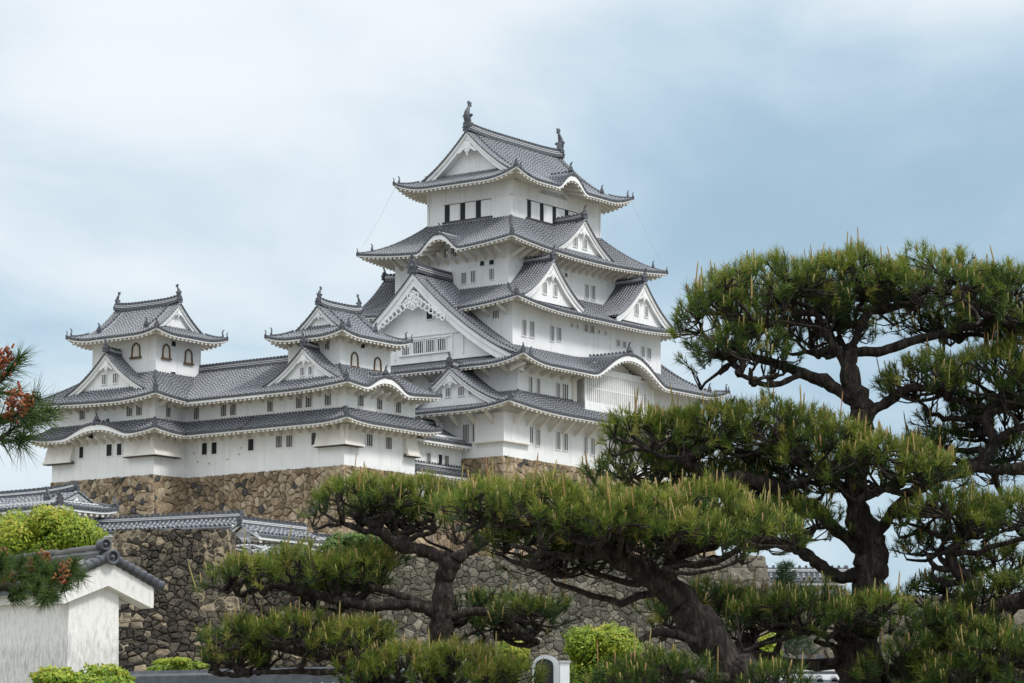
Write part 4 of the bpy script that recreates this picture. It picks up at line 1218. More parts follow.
plain_stone_wall('stone_wall', 'taller end of dark lower stone wall, beside the white plaster end wall', [(xl, 150.0), (xb, 149.8)], 14.78, 5, .26, 'stone_dark', .16, .004, depth=10, quoin=(1, 2))
plain_stone_wall('stone_wall', 'long lower stone wall behind the pines with grass on its top', [(xb + .02, 150.6), (-7, 150.3)], 13.5, 5, .25, 'stone_dark', .16, .004, depth=2.6)
plain_stone_wall('stone_wall', 'pale grey stretch of lower stone wall seen between the pine trunks', [(-6.98, 150.3), (xr_, 150.0)], 13.45, 5, .30, 'stone_grey', .16, .004, depth=4, quoin=(2,), relief=.075)
plain_stone_wall('stone_wall', 'distant low stone wall behind the trunk of the tallest pine', [(13.3, 160.0), (40, 160.0)], 12.1, 5, .8, 'stone_grey', .1, .002, depth=4)
g0, g1 = at(764, 580, 166), at(842, 581, 166)
roofed_wall('plaster_wall', 'white-edged tiled wall top far off between pine trunk and pale stone wall', g0, g1, 9, g0[2] - .1, rise=.5)

# ------------------------------------------------------------------ gatehouse roof at the left, far below the keep
P_ = toc(at(78, 486, 165)); HG = 6.0
GH = Thing('gatehouse', 'gatehouse roof with a small white gable at the left edge below the tan stones', 'gatehouse', (P_[0], P_[1] + HG, 13))
walls(GH, P_[0] - 1.7, P_[0] + 1.7, P_[1] - .2, P_[1] + 14, 12, 17.6)
irimoya(GH, P_[0], P_[1] + HG, 'v', HG + .95, 2.35, 17.2, .36, .03, .2, HG, HG - .35, 1.0, gs=.3, bw=.22, kap_L=1.6, shachi_s=0, ridge_h=.22, oni_s=.32, ends=(-1,), rec=.25, fh0=.14)
skirt(GH, [P_[0] - 1.7, P_[0] + 1.9, P_[1] - .2, P_[1] + 9], [P_[0] - 2.9, P_[0] + 3.0, P_[1] - 1.4, P_[1] + 9], 16.5, 15.95, .15, 'WSE', fh0=.13)

# ------------------------------------------------------------------ near plaster end wall (lower left)
nq = at(93, 640, 34)
NW_ = Thing('plaster_wall', 'weathered white end wall with tiled roof in the lower left corner, nearest of the walls', 'plaster wall', (nq[0], nq[1], .6), castle=False)
nu = np.array([math.sin(R(50)), math.cos(R(50))]); nv_ = np.array([-nu[1], nu[0]])
nT = lambda x, d, z: np.array([nq[0] + nu[0] * x - nv_[0] * d, nq[1] + nu[1] * x - nv_[1] * d, z])
def nTa(x, d, z): return np.stack([nq[0] + nu[0] * x - nv_[0] * d, nq[1] + nu[1] * x - nv_[1] * d, z], -1)
za = at(103, 563, 34)[2] - .02
xo = .13                      # the ridge stands a little right of the pillar's middle
HW, SL = .60, .44
mb = MB()
V = [nT(x, d, z) for z, b_ in ((.5, .05), (za - .24, 0)) for x, d in ((-.33 - b_, b_), (.33 + b_, b_), (.33 + b_, -16), (-.33 - b_, -16))]
mb.add(V, [(0, 1, 5, 4), (1, 2, 6, 5), (2, 3, 7, 6), (3, 0, 4, 7), (4, 5, 6, 7)], 'plaster_near')
NW_.part('wall', mb)
nzf = lambda x: za - SL * np.asarray(x)
rb = MB()
for sg in (-1, 1):
    def P(s, t, sg=sg):
        s = np.asarray(s, float); t = np.asarray(t, float)
        w = HW + .04
        return nTa(xo + sg * w * t, s + 0 * t, nzf(w * t) + .07 + 0 * s)
    slope(rb, P, -15.5, .08, lambda x: 0.0, 6, r=.048, k='tile_near', pitch=.19)
    # stepped verge tiles, each lapping over the next
    n_ = 8
    for i in range(n_):
        q0, q1 = .03 + i * .083, .03 + (i + 1) * .083 + .03
        rb.tube([nT(xo + sg * q0, .11, nzf(q0) + .075), nT(xo + sg * q1, .11, nzf(q1) + .105), nT(xo + sg * (q1 + .012), .11, nzf(q1) + .10)], [.045, .062, .045], 'dark_tile', 10)
rr = NW_.part('roof', rb)
rb = MB()
ridge(rb, [nT(xo, d, za + .06) for d in np.linspace(-15, .02, 9)], .20, .13, 'tile_near', line=False)
for d in np.linspace(-14.9, -.28, 42): rb.tube([nT(xo, d, za + .185 + random.uniform(-.01, .01)), nT(xo, d + .32, za + .19)], [.052, .06], 'tile_near', 8)
def ring_tile(x, d, z, r):
    an = np.linspace(0, 2 * PI, 17)
    rb.tube([nT(x + r * math.cos(b), d, z + r * math.sin(b)) for b in an], r * .28, 'dark_tile', 6, cap=False)
    rb.prism(nT, [(x + r * math.cos(b), z + r * math.sin(b)) for b in an[:-1]], d - .12, d - .02, 'dark_tile')
    rb.tube([nT(x, d - .04, z), nT(x, d + .02, z)], [r * .42, r * .3], 'dark_tile', 8)
ring_tile(xo, .18, za + .085, .075); ring_tile(xo - .03, .07, za + .235, .062)
NW_.part('ridge', rb, rr)
bb = MB()
xs = np.concatenate([-np.linspace(HW, 0, 8), np.linspace(0, HW, 8)[1:]])
zz = nzf(np.abs(xs))
A = np.array([[nT(xo + x, .10, z + .05), nT(xo + x, .10, z - .24 * (1 - .2 * abs(x))), nT(xo + x, -.14, z - .24 * (1 - .2 * abs(x)))] for x, z in zip(xs, zz)])
bb.grid(A, 'plaster_near')
for sg in (-1, 1):
    z = float(nzf(HW))
    B_ = lambda a, b, c, sg=sg: nT(xo + sg * a, b, c)
    bb.box(B_, HW - .03, HW + .015, -.14, .105, z - .205, z + .055, 'plaster_near')
    bb.box(B_, .30 - sg * xo, .50 - sg * xo * .4, -15.5, -.16, z - .15, z + .02, 'plaster_near')
    bb.box(B_, .46, HW - .01, -15.5, -.14, z - .05, z + .055, 'plaster_near')
    for q in np.arange(-15, -.5, 1.1): bb.box(B_, .30, HW - .05, q, q + .2, z - .20, z - .06, 'plaster_near')
NW_.part('barge_board', bb)

# bottom-edge tiled wall tops
h0, h1 = at(120, 689, 60), at(395, 703, 57)
roofed_wall('plaster_wall', 'weathered tile wall top crossing the bottom edge, right of the near plaster end wall', h0, h1, .8, h0[2] - .25, rise=.3, ov=.25, th_w=.5, tile='tile_near', pitch=.26, fascia=.03)
h0, h1 = at(742, 682, 62), at(880, 684, 62)
t, T = roofed_wall('plaster_wall', 'white-capped tiled wall top at the bottom edge, left of the thick pine trunk', h0, h1, .8, h0[2] - .05, rise=.2, ov=.2, th_w=.4)
mb = MB()
L = np.linalg.norm((h1 - h0)[:2])
for a in np.arange(0, L, .22): mb.tube([T(a, -.45, h0[2] + .0), T(a, 0, h0[2] + .2)], .075, 'white_metal', 7)
t.part('white_cap_tile', mb)

# ------------------------------------------------------------------ round-topped metal cabinet
p = at(546, 683, 48)
LB = Thing('utility_cabinet', 'round-topped pale metal cabinet with a dark arched grille between bright shrubs', 'cabinet', (p[0], p[1], .9), castle=False)
S_ = 48 / FPX
ztop = at(546, 655, 48)[2]
def arch(x0, x1, z0, z1, n=10):
    w = (x1 - x0) / 2; c = (x0 + x1) / 2; r = min(w, .75 * w)
    return [(x0, z0)] + [(c - w * math.cos(q), z1 - r + r * math.sin(q)) for q in np.linspace(0, PI, n)] + [(x1, z0)]
lT = lambda x, d, z: np.array([p[0] + x, p[1] - d, z])
mb = MB(); mb.prism(lT, arch(-.22, .22, .9, ztop), -.5, 0, 'metal'); bo = LB.part('body', mb)
mb = MB(); mb.prism(lT, arch(-.17, .12, 1.2, ztop - .06), -.02, .012, 'opening')
LB.part('grille', mb)
mb = MB()
for z in np.arange(1.4, ztop - .12, .06): mb.box(lT, -.16, .11, .005, .02, z, z + .014, 'iron')
LB.part('grille_bar', mb)
mb = MB(); mb.box(lT, .225, .38, -.45, -.02, .9, ztop - .12, 'white_metal'); mb.box(lT, .22, .40, -.47, 0, ztop - .12, ztop - .09, 'metal'); LB.part('side_panel', mb)

# ================================================================== VEGETATION
def catmull(P, n=6):
    P = np.asarray(P, float)
    Q = np.vstack([2 * P[0] - P[1], P, 2 * P[-1] - P[-2]])
    out = []
    for i in range(1, len(Q) - 2):
        for t in np.linspace(0, 1, n, endpoint=False):
            a, b, c, d = Q[i - 1:i + 3]
            out.append(.5 * (2 * b + (c - a) * t + (2 * a - 5 * b + 4 * c - d) * t * t + (3 * b - a - 3 * c + d) * t ** 3))
    out.append(P[-1]); return np.array(out)
def limb(mb, pts, Y, rough=.05, n=9, wf=1.0):
    """pts: (px, py, radius px[, depth offset m])"""
    P = np.array([np.append(at(q[0], q[1], Y + (q[3] if len(q) > 3 else 0)), q[2] * wf * Y / FPX) for q in pts])
    C_ = catmull(P, 6)
    k = len(C_)
    j = rng.normal(0, 1, (k, 3)); j = (j + np.roll(j, 1, 0)) / 2
    C_[:, :3] += j * C_[:, 3:4] * rough * 3
    C_[:, 3] *= 1 + rng.normal(0, .09, k)
    C_[0, :3] = P[0, :3]
    mb.tube(C_[:, :3], np.maximum(C_[:, 3], .008), 'bark', n)
    return C_[:, :3], C_[:, 3]
def tufts_mesh(P, A, size, ncol, n=34, spread=(14, 68), width=.0085, length=(.09, .16)):
    """needle triangles for tufts at P with axes A"""
    k = len(P)
    A = norm(A)
    rnd = rng.normal(0, 1, (k, n, 3))
    perp = rnd - (rnd * A[:, None]).sum(-1, keepdims=True) * A[:, None]
    perp = norm(perp)
    an = np.radians(rng.uniform(*spread, (k, n, 1)))
    D = A[:, None] * np.cos(an) + perp * np.sin(an)
    L = rng.uniform(*length, (k, n, 1)) * size[:, None, None]
    B = P[:, None] + A[:, None] * rng.uniform(-.06, .10, (k, n, 1)) * size[:, None, None]
    side = norm(np.cross(D, rng.normal(0, 1, (k, n, 3)))) * width / 2
    tip = B + D * L + np.array([0, 0, -.008])
    tip[..., 2] += .012 * size[:, None]
    V = np.stack([B - side, B + side, tip], 2).reshape(-1, 3)
    c = np.clip(ncol[:, None] + rng.normal(0, .10, (k, n)), 0, 1)
    cc = np.stack([c - .08, c - .08, c + .08], 2).reshape(-1)
    F = np.arange(len(V)).reshape(-1, 3)
    return V, F, np.clip(cc, 0, 1)
def candles_mesh(P, A, L, r, col):
    k = len(P); A = norm(A)
    ref = norm(np.cross(A, rng.normal(0, 1, (k, 3)))); ref2 = np.cross(A, ref)
    V, F = [], []
    n = 5
    for j, (f_, rr) in enumerate(((-.1, .8), (.15, 1.0), (.85, .9), (1.0, .25))):
        for i in range(n):
            a = 2 * PI * i / n
            V.append(P + A * (L * f_)[:, None] + (ref * math.cos(a) + ref2 * math.sin(a)) * (r * rr)[:, None])
    V = np.stack(V, 1)           # k, 20, 3
    T = []
    for j in range(3):
        for i in range(n):
            a, b, c, d = j * n + i, j * n + (i + 1) % n, (j + 1) * n + (i + 1) % n, (j + 1) * n + i
            T += [(a, b, c), (a, c, d)]
    T = np.array(T)
    F = (T[None] + (np.arange(k) * 20)[:, None, None]).reshape(-1, 3)
    return V.reshape(-1, 3), F, np.repeat(col, 20)
def pine(name, label, Y0, limbs, pads, group=None, blue=False, nn=40, cat='pine tree', dens=60, wid=.0085, candle=.52):
    """limbs: list of px polylines (first = trunk). pads: (cx, ytop, ybot, rx, dY, ry, tone, attach limb index)"""
    P0 = at(limbs[0][0][0], limbs[0][0][1], Y0)
    gz = np.interp(P0[1], [0, 20, 45, 140], [0, .4, 1.0, 5.6])
    th = Thing(name, label, cat, (P0[0], P0[1], gz), castle=False, group=group)
    tb, bb_ = MB(), MB()
    nodes = []
    for i, L in enumerate(limbs):
        if i == 0:
            pts, rad = limb(tb, L, Y0, .035, 14, .86)
            # trunk down to the ground
            r0 = rad[0]
            tb.tube([np.array([pts[0][0] - .25, pts[0][1], gz - .1]), (pts[0] + np.array([pts[0][0] - .2, pts[0][1], gz])) / 2, pts[0], pts[1]], [r0 * 1.35, r0 * 1.1, r0, rad[1]], 'bark', 14)
        else: pts, rad = limb(bb_, L, Y0, .07, 9, .74)
        nodes.append(pts)
    allp = np.concatenate(nodes)
    VV, FF, CC = [], [], []; nv = 0
    KV, KF, KC = [], [], []; kv = 0
    for (cx, yt, yb, rx, dY, ry, tone) in pads:
        Yc = Y0 + dY
        c = at(cx, yb, Yc); rxm = rx * Yc / FPX; h = (yb - yt) * Yc / FPX
        N = int(PI * rxm * ry * dens)
        r = np.sqrt(rng.uniform(0, 1, N)); a = rng.uniform(0, 2 * PI, N)
        gapn = np.sin(a * 4 + cx * .7) * np.sin(r * 9 + cx) + .5 * np.sin(a * 7 + cx)
        kp = (gapn > -.75) | (rng.random(N) < .45); r, a = r[kp], a[kp]; N = len(r)
        r = np.where(rng.random(N) < .05, r * 1.18, r)
        # lobed outline and lumpy top
        lob = 1 + .13 * np.sin(a * 3 + cx) + .10 * np.sin(a * 5 + cy_(cx)) + .06 * np.sin(a * 9 + cx * 2)
        r_ = r * lob
        X = rxm * r_ * np.cos(a); Yd = ry * r_ * np.sin(a)
        lump = .19 * np.sin(X * 4.3 + cx) * np.cos(Yd * 3.7 + cx) + .11 * np.sin(X * 9 + 1) * np.sin(Yd * 8)
        dome = np.clip(1 - r ** 2.6, 0, 1) ** .45
        low = rng.random(N) < .20
        Zt = h * (.14 + .72 * dome + lump * .9) - np.where(low, rng.uniform(.1, .42, N) * h * (0.4 + dome), rng.uniform(0, .10, N) * h)
        P = c + np.stack([X, Yd, Zt], -1)
        A = np.stack([np.cos(a) * r ** 2 * .62, np.sin(a) * r ** 2 * .62, .75 + .35 * (1 - r)], -1) + rng.normal(0, .22, (N, 3))
        A[low, 2] -= .35
        size = rng.uniform(.8, 1.2, N)
        col = np.clip(tone + .34 * (Zt / h - .5) + rng.normal(0, .15, N) - .20 * low, 0, 1)  # needles darker low in a pad: its shading is put into the colour
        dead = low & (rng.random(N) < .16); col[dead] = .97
        wild = rng.random(N) < .22; A[wild] += rng.normal(0, .55, (int(wild.sum()), 3)); A[:, 2] = np.where(wild, np.abs(A[:, 2]), A[:, 2])
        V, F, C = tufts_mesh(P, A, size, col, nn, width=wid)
        VV.append(V); FF.append(F + nv); CC.append(C); nv += len(V)
        # candles stand up on the upper tufts
        up = (~low) & (rng.random(N) < candle)
        if up.any():
            k = int(up.sum())
            Lk = np.where(rng.random(k) < .11, rng.uniform(.20, .38, k), rng.uniform(.06, .16, k))
            Ak = np.stack([rng.normal(0, .10, k), rng.normal(0, .10, k), np.ones(k)], -1) + A[up] * np.array([.18, .18, 0])
            v, f_, cc = candles_mesh(P[up] + norm(A[up]) * .06, Ak, Lk, rng.uniform(.007, .0115, k), rng.random(k))
            KV.append(v); KF.append(f_ + kv); KC.append(cc); kv += len(v)
        # twigs: tuft -> twig node -> branch node -> limb
        n2 = max(6, N // 9); i2 = rng.choice(N, n2, replace=False)
        N2 = P[i2] - np.stack([X[i2] * .10, Yd[i2] * .10, .10 + .30 * h * rng.random(n2)], -1)
        n1 = max(3, n2 // 6); i1 = rng.choice(n2, n1, replace=False)
        N1 = N2[i1] - np.stack([X[i2][i1] * .28, Yd[i2][i1] * .28, .06 + .22 * h * rng.random(n1)], -1)
        def link(Aa, Bb, r0, r1, seg=4, jit=.10, nn_=5):
            L = np.linalg.norm(Bb - Aa)
            t = np.linspace(0, 1, seg + 2)[:, None]
            Q = Aa + (Bb - Aa) * t
            sag = rng.normal(0, jit * L, 3); sag[2] -= .05 * L
            Q = Q + sag * (t * (1 - t) * 2.2) + rng.normal(0, .03 * L, Q.shape) * (t * (1 - t) * 4)
            bb_.tube(Q, np.linspace(r0, r1, seg + 2), 'bark', nn_, cap=False)
        for q in N1:
            d = np.linalg.norm(allp - q, axis=1) + np.abs(allp[:, 2] - q[2] + .12) * 2.2
            link(allp[np.argmin(d)], q, .055, .032, 6, .12, 6)
        for q in N2:
            d = np.linalg.norm(N1 - q, axis=1); link(N1[np.argmin(d)], q, .03, .016, 4, .14, 5)
        sub = rng.random(N) < .8
        for q, ax in zip(P[sub], A[sub]):
            d = np.linalg.norm(N2 - q, axis=1); j = np.argmin(d)
            if d[j] < .75: link(N2[j], q, .013, .007, 2, .12, 3)
    tr = th.part('trunk', tb)
    th.part('branches', bb_)
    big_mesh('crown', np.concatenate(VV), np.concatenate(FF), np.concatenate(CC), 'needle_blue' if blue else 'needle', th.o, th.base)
    if KV: big_mesh('candles', np.concatenate(KV), np.concatenate(KF), np.concatenate(KC), 'candle', th.o, th.base)['kind'] = 'stuff'
    return th
def cy_(x): return (x * 1.7) % 6.28

pine('pine_tree', 'tallest pine with thick upright trunk and flat clipped needle pads, at the right edge', 38.0, [
    [(859, 700, 27), (859, 640, 26), (867, 602, 20), (872, 575, 19), (870, 548, 21), (857, 510, 14), (857, 470, 13), (862, 425, 14), (861, 405, 13), (849, 374, 11), (850, 350, 9)],
    [(868, 572, 10), (838, 577, 9), (815, 562, 9), (797, 549, 8), (770, 538, 6)],
    [(866, 550, 12), (838, 530, 9), (818, 512, 8), (780, 488, 9, -.2), (745, 478, 9, -.3), (712, 474, 7, -.3), (680, 462, 5, -.2)],
    [(856, 500, 8), (832, 480, 7), (805, 465, 6), (780, 455, 5)],
    [(862, 720, 16, .3), (890, 685, 15, .1), (917, 655, 14, -.1), (950, 627, 12, -.3), (985, 611, 11, -.4), (1045, 592, 10, -.5)],
    [(952, 626, 9, -.3), (962, 604, 9, -.3), (976, 584, 8, -.3), (957, 571, 8, -.3), (950, 552, 6, -.3), (965, 538, 5, -.2)],
    [(868, 548, 10), (893, 512, 8), (928, 482, 8), (975, 466, 9), (993, 444, 9), (986, 418, 7), (1000, 398, 5)],
    [(862, 415, 8), (885, 404, 7), (906, 390, 6), (930, 388, 4)],
    [(863, 408, 10), (832, 387, 9), (803, 373, 8), (764, 360, 6), (722, 346, 4)],
    [(849, 368, 7), (827, 336, 6), (815, 312, 4), (790, 300, 3)],
    [(850, 352, 7), (882, 350, 7), (922, 339, 6), (970, 326, 5), (1012, 316, 4)],
    [(850, 350, 6), (863, 322, 5), (882, 300, 4)],
    [(855, 664, 9), (800, 664, 8), (762, 658, 8), (733, 650, 5)],
    [(993, 444, 7), (1015, 430, 6), (1040, 425, 5)],
    [(868, 545, 8), (850, 522, 7, -.4), (862, 500, 6, -.6), (885, 488, 5, -.7)],
    [(803, 373, 5), (770, 385, 4, -.3), (740, 375, 3, -.5)],
    [(975, 466, 7), (1000, 470, 7), (1040, 462, 6)],
    [(985, 611, 7, -.4), (1005, 640, 6, -.6), (1000, 660, 4, -.8)],
], [
    (768, 264, 322, 78, 0, 1.2, .50), (718, 286, 345, 48, -.2, .9, .47), (850, 257, 314, 78, .2, 1.3, .50), (930, 256, 318, 78, 0, 1.3, .50), (1008, 268, 335, 62, 0, 1.2, .50),
    (742, 325, 372, 55, -.5, .7, .36), (815, 300, 345, 60, .7, .8, .30), (960, 300, 345, 70, .8, .8, .30), (1040, 300, 355, 45, .2, .9, .45),
    (925, 358, 400, 46, 0, .9, .50), (990, 346, 402, 60, .1, 1.0, .50), (1040, 350, 410, 40, -.2, .9, .5), (1000, 390, 430, 45, .6, .6, .30),
    (650, 412, 452, 52, -.2, .9, .58), (710, 404, 455, 62, 0, 1.0, .58), (775, 402, 462, 62, -.2, 1.0, .56), (828, 418, 478, 60, -.5, .9, .56), (882, 438, 492, 68, -.7, .9, .58), (930, 456, 488, 38, -.8, .6, .55),
    (640, 452, 492, 56, .3, .8, .36), (735, 462, 500, 56, .5, .7, .34), (790, 455, 498, 48, .6, .7, .30), (730, 478, 522, 62, .7, .7, .34), (800, 500, 545, 44, -.4, .7, .46), (700, 440, 475, 60, .8, .6, .28),
    (945, 490, 540, 58, -.4, .9, .54), (930, 430, 470, 40, .6, .6, .32), (1005, 492, 545, 52, -.3, .9, .52), (930, 530, 560, 40, .4, .5, .30),
    (712, 588, 628, 72, .8, 1.0, .28), (795, 588, 632, 62, -.4, .8, .40), (868, 596, 642, 66, -.9, .7, .44), (760, 600, 640, 40, .2, .6, .28),  # low pads in shade: the shade is put into their darker tones
    (985, 625, 672, 62, -.9, .9, .36), (1010, 578, 606, 44, -.5, .6, .42), (1000, 546, 590, 50, .3, .7, .34), (955, 604, 650, 50, -.4, .7, .32), (1012, 432, 480, 42, .5, .6, .28), (900, 645, 692, 44, -.7, .6, .32), (960, 400, 440, 40, .7, .5, .26), (960, 662, 700, 60, -.9, .8, .33), (1030, 640, 690, 50, -.8, .8, .36), (930, 575, 610, 30, .9, .5, .30),
], dens=84)

pine('pine_tree', 'leaning dark-trunked pine in the centre with one wide flat pad over the stone wall', 35.0, [
    [(790, 725, 27), (742, 683, 25), (714, 645, 23), (692, 612, 20), (668, 588, 18), (640, 570, 14), (612, 555, 12), (596, 543, 8)],
    [(668, 588, 11), (671, 566, 10), (690, 546, 8), (722, 537, 6), (755, 535, 4)],
    [(606, 552, 9), (580, 540, 7), (550, 530, 6), (520, 522, 4), (490, 512, 3)],
    [(600, 548, 6), (570, 556, 5, -.2), (540, 552, 4, -.3), (512, 545, 3, -.4)],
    [(596, 543, 7), (600, 528, 5), (620, 515, 4)],
    [(690, 545, 5), (665, 530, 4, .3), (650, 520, 3, .4)],
    [(560, 553, 4, -.2), (540, 566, 4, -.3), (515, 562, 3, -.3), (495, 552, 2, -.3)],
    [(714, 645, 9), (690, 640, 7, -.2), (660, 632, 6, -.3), (640, 640, 4, -.4)],
    [(742, 683, 9), (700, 676, 7, -.5), (660, 670, 5, -.8)],
], [
    (490, 484, 530, 58, 0, 1.0, .60), (548, 484, 535, 62, -.1, 1.1, .60), (605, 492, 542, 58, 0, 1.1, .58), (655, 494, 545, 56, -.2, 1.0, .56), (705, 486, 535, 52, .3, .9, .50), (752, 512, 552, 50, -.3, .8, .55), (690, 518, 556, 60, -.6, .6, .58),
    (540, 522, 555, 60, .5, .6, .30), (620, 534, 565, 45, .5, .5, .30), (600, 505, 540, 50, -.8, .5, .58),
    (668, 654, 694, 46, -.8, .7, .30), (575, 545, 572, 50, .4, .5, .28), (625, 660, 700, 40, -.9, .7, .30), (775, 664, 698, 34, -.9, .5, .30),
], dens=84)

pine('pine_tree', 'smaller pine left of centre with stepped flat pads reaching left over the dark stone wall', 40.0, [
    [(438, 720, 17), (440, 640, 15), (443, 602, 13), (446, 575, 12), (455, 556, 12)],
    [(452, 560, 9), (478, 545, 7), (500, 528, 5)],
    [(448, 562, 10), (425, 552, 9), (397, 543, 9), (376, 528, 7), (352, 514, 4)],
    [(441, 612, 9), (408, 606, 8), (368, 606, 7), (330, 598, 6), (290, 589, 5), (250, 580, 3)],
    [(441, 610, 7), (405, 596, 5), (375, 588, 4), (350, 578, 3)],
    [(441, 616, 7), (480, 611, 6), (510, 618, 5), (535, 625, 3)],
    [(440, 700, 10), (400, 692, 8, -.3), (360, 664, 7, -.3), (322, 655, 6, -.2), (285, 650, 5), (250, 640, 3)],
    [(360, 664, 6, -.3), (335, 672, 5, -.3), (300, 672, 4, -.2), (250, 672, 3)],
    [(397, 543, 5), (410, 530, 4, .2), (430, 520, 3, .3)],
    [(510, 618, 4), (520, 635, 4), (540, 642, 3)],
], [
    (352, 478, 515, 40, 0, .8, .56), (405, 478, 520, 44, .1, .9, .56), (452, 484, 528, 44, .3, .9, .56), (380, 500, 528, 45, .4, .5, .34),
    (250, 560, 590, 38, -.1, .8, .60), (300, 550, 594, 46, 0, .9, .58), (352, 550, 596, 40, .2, .8, .54), (345, 570, 600, 40, .4, .5, .34),
    (240, 622, 650, 40, .1, .8, .52), (298, 614, 652, 46, 0, .9, .58), (352, 620, 662, 44, -.1, .8, .60), (235, 645, 672, 36, .3, .6, .36),
    (400, 648, 690, 46, -.5, .8, .62), (458, 646, 692, 52, -.6, .9, .62), (505, 660, 695, 36, -.6, .7, .60), (362, 655, 690, 30, -.4, .5, .5),
    (530, 600, 628, 40, .2, .7, .34), (500, 612, 640, 36, .4, .5, .30), (370, 545, 570, 34, .8, .5, .26), (480, 590, 615, 30, .6, .4, .28),
], dens=84)

# ---- near pine branch at the left edge
def near_pine():
    Y0 = 6.6
    base = np.array([-2.05, 6.9, 0.1])
    th = Thing('pine_tree', 'close-up long-needled pine branch with reddish pollen cones at the left edge', 'pine tree', tuple(base), castle=False)
    tb, bb_ = MB(), MB()
    tb.tube(catmull([base, base + [.05, 0, 1.0], base + [-.05, .05, 2.2], base + [.02, 0, 3.4]], 8), np.linspace(.13, .06, 25), 'bark', 12)
    th.part('trunk', tb)
    tufts, cones = [], []
    def br(p0, pts, r):
        P = catmull([p0] + [at(x, y, Y) for x, y, Y in pts], 6)
        bb_.tube(P, np.linspace(r, .006, len(P)), 'bark', 7); return P
    br(base + [0, 0, 2.5], [(-60, 440, 6.8), (-15, 425, 6.7), (8, 416, 6.6), (24, 412, 6.6)], .022)
    br(base + [0, 0, 2.6], [(-60, 400, 6.7), (-20, 390, 6.6), (4, 378, 6.6)], .018)
    br(base + [0, 0, 1.9], [(-70, 590, 6.9), (-20, 585, 6.8), (24, 588, 6.7), (60, 582, 6.6)], .02)
    br(base + [0, 0, 1.85], [(-60, 600, 7.3), (-10, 585, 7.2), (30, 574, 7.1), (56, 570, 7.0)], .016)
    mm = FPX / Y0
    spec = [(2, 376, 6.6, .62, 1), (10, 370, 6.6, .55, 1), (22, 410, 6.5, .66, 1), (14, 420, 6.6, .6, 1), (30, 414, 6.55, .6, 1), (-8, 432, 6.6, .7, 1), (4, 440, 6.7, .75, 0), (-12, 400, 6.7, .7, 0),
            (34, 424, 6.7, .6, 0), (20, 440, 6.7, .8, 0), (0, 392, 6.7, .55, 0), (12, 430, 6.6, .7, 0)]
    for i in range(70):
        x = random.uniform(-25, 74)
        top = np.interp(x, [-25, 20, 50, 74], [556, 558, 560, 566]); bot = np.interp(x, [-25, 20, 50, 74], [602, 600, 596, 584])
        spec.append((x, random.uniform(top + 4, bot), random.uniform(6.4, 7.1), random.uniform(.24, .36), 1 if random.random() < .16 else 0))
    P = np.array([at(x, y, Y) for x, y, Y, s, c in spec]); sz = np.array([s[3] * (.82 if s[1] < 500 else 1.0) for s in spec])
    A = np.array([[random.uniform(.1, .8) if s[1] < 500 else random.uniform(-.2, .6), random.uniform(-.8, .2), random.uniform(-.1, .6) if s[1] < 500 else random.uniform(-.2, .6)] for s in spec])
    V, F, C = tufts_mesh(P, A, sz, np.full(len(P), .30), 130, (15, 78), .0023, (.085, .15))
    big_mesh('crown', V, F, C, 'needle', th.o, th.base)
    V, F, K = [], [], []; nv = 0
    for (x, y, Y, s, c), ax in zip(spec, A):
        bb_.tube([at(x, y, Y) - norm(ax) * .05 * s, at(x, y, Y)], [.004, .0035], 'bark', 5)
        if not c: continue
        p0 = at(x, y, Y) + np.array([0, -.07, 0])
        up = norm(ax * .5 + np.array([0, 0, .8]))
        n = 38
        Q = p0 + up * rng.uniform(.0, .045, (n, 1)) * (s + .1) + rng.normal(0, .0085, (n, 3))
        D = up * .5 + rng.normal(0, .6, (n, 3))
        v, f_, cc = candles_mesh(Q, D, rng.uniform(.007, .014, n), rng.uniform(.0022, .0034, n), rng.random(n))
        V.append(v); F.append(f_ + nv); K.append(cc); nv += len(v)
    big_mesh('pollen_cones', np.concatenate(V), np.concatenate(F), np.concatenate(K), 'cone', th.o, th.base)['kind'] = 'stuff'
    th.part('branches', bb_)
near_pine()

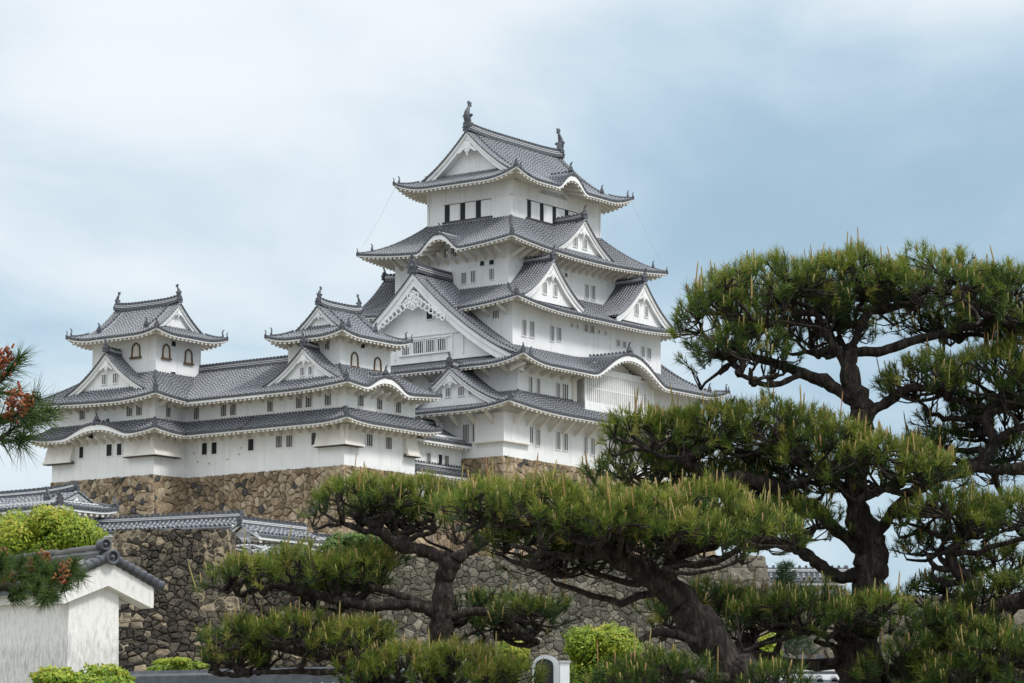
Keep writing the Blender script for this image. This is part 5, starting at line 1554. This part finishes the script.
# ---- leafy shrubs
def shrub(name, label, px, py, Y, rx, ry, n, leaf, matk, cat='shrub', tone=.5, group=None, lobes=9, core=.5, ryd=None, stems=True, seed=0, droop=.0):
    c = at(px, py, Y); s = Y / FPX
    a, h = rx * s, ry * s; dep = ryd or a
    gz = np.interp(Y, [0, 20, 45, 140, 152], [0, .4, 1.0, 5.6, 6.0])
    th = Thing(name, label, cat, (c[0], c[1], gz), castle=False, group=group)
    P, A, C = [], [], []
    lob = [(rng.uniform(-.62, .62), rng.uniform(-.62, .62), rng.uniform(-.5, .62), rng.uniform(.26, .50)) for _ in range(lobes)] + [(0, 0, -.12, core)]
    per = n // len(lob)
    for (lx, ly, lz, lr) in lob:
        d = norm(rng.normal(0, 1, (per, 3)))
        rr = lr * (rng.uniform(.45, 1.0, (per, 1)) ** .5 + .16 * np.sin(d[:, :1] * 7 + lx * 9) * np.cos(d[:, 2:] * 6 + ly * 9) + rng.exponential(.05, (per, 1)))
        q = np.array([lx, ly, lz]) + d * rr
        P.append(c + q * np.array([a, dep, h])); A.append(d + np.array([0, 0, .35]) + rng.normal(0, .45, (per, 3)))
        C.append(np.clip(tone + .34 * q[:, 2] + rng.normal(0, .19, per) + rng.normal(0, .10), 0, 1))  # leaves lighter toward the top: light and shade put into the leaf colour
    P, A, C = np.concatenate(P), norm(np.concatenate(A)), np.concatenate(C)
    k = len(P)
    u = norm(np.cross(A, rng.normal(0, 1, (k, 3)))); w = np.cross(A, u)
    L = leaf * rng.uniform(.7, 1.3, (k, 1))
    b0 = P - u * L * .5; t0 = P + u * L * .5 + A * L * .12; s0 = P + w * L * .28 - A * L * .08; s1 = P - w * L * .28 - A * L * .08
    V = np.stack([b0, s0, t0, s1], 1).reshape(-1, 3)
    i4 = np.arange(k)[:, None] * 4
    F = np.concatenate([i4 + np.array([0, 1, 2]), i4 + np.array([0, 2, 3])])
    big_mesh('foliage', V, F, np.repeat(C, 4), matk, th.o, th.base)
    mb = MB()
    for (lx, ly, lz, lr) in lob:
        q = c + np.array([lx * a, ly * dep, lz * h])
        b = np.array([c[0] + lx * a * .15, c[1] + ly * dep * .15, gz])
        mb.tube(catmull([b, (b + q) / 2 + rng.normal(0, .06 * a, 3), q], 4), np.linspace(.035, .01, 9) * max(.6, a), 'bark', 6)
    th.part('stem', mb)
    return th
shrub('round_tree', 'bright yellow-green loose round tree behind the near plaster wall roof', 46, 550, 62, 58, 44, 36000, .078, 'leaf_bright', 'tree', .50, lobes=26, core=.66)
shrub('round_tree', 'mid green leafy tree cut off by the left edge behind the bright round tree', -4, 556, 66, 30, 36, 9000, .085, 'leaf_bright', 'tree', .26, lobes=12)
shrub('shrub', 'rounded bright yellow-green shrub right of the metal cabinet', 602, 668, 52, 45, 45, 34000, .058, 'leaf_bright', tone=.46, lobes=16, core=.78)
shrub('shrub', 'bright green shrub left of the metal cabinet', 500, 672, 53, 28, 36, 16000, .058, 'leaf_bright', tone=.42, lobes=10, core=.7)
shrub('shrub', 'small yellow shrub seen under a low limb, left of the thick upright trunk', 764, 658, 58, 18, 26, 3500, .075, 'leaf_bright', tone=.5, lobes=7)
shrub('shrub', 'low yellow-green shrub at the foot of the dark stone wall, beside the near plaster wall', 178, 668, 110, 34, 12, 5000, .14, 'leaf_bright', tone=.5, lobes=9)
shrub('shrub', 'light green leafy shrub tips along the bottom edge before the near plaster wall', 84, 686, 24, 52, 22, 6000, .05, 'leaf_bright', tone=.40, lobes=12)
shrub('shrub', 'dark bushy shrub on the ledge just right of the iron railing', 352, 548, 149, 34, 18, 5000, .2, 'leaf_mid', tone=.35, lobes=10)
shrub('shrub', 'dark green shrub behind the right limb of the tallest pine', 905, 676, 55, 26, 24, 3500, .08, 'leaf_mid', tone=.4, lobes=8)
# young conifer far off
p = at(786, 600, 150)
YC = Thing('conifer', 'young conifer standing far off beyond the pale stone wall end', 'conifer', (p[0] + 1.0, p[1], 6), castle=False)
mb = MB(); mb.tube([np.array([p[0], p[1], 5.8]), np.array([p[0], p[1], at(786, 563, 150)[2]])], [.15, .03], 'bark', 6); YC.part('trunk', mb)
zt_ = at(786, 562, 150)[2]
k = 900
q = rng.random(k); z = zt_ - q ** .8 * 4.5; an = rng.uniform(0, 2 * PI, k); rad = (.15 + 1.3 * q) * np.sqrt(rng.uniform(.05, 1, k))
P = np.stack([p[0] + rad * np.cos(an), p[1] + rad * np.sin(an), z - rad * .15], -1); A = np.stack([np.cos(an), np.sin(an), np.full(k, .25)], -1)
V, F, C = tufts_mesh(P, A, np.full(k, 2.4), np.full(k, .4), 10, (10, 70), .03)
big_mesh('foliage', V, F, C, 'needle_blue', YC.o, YC.base)
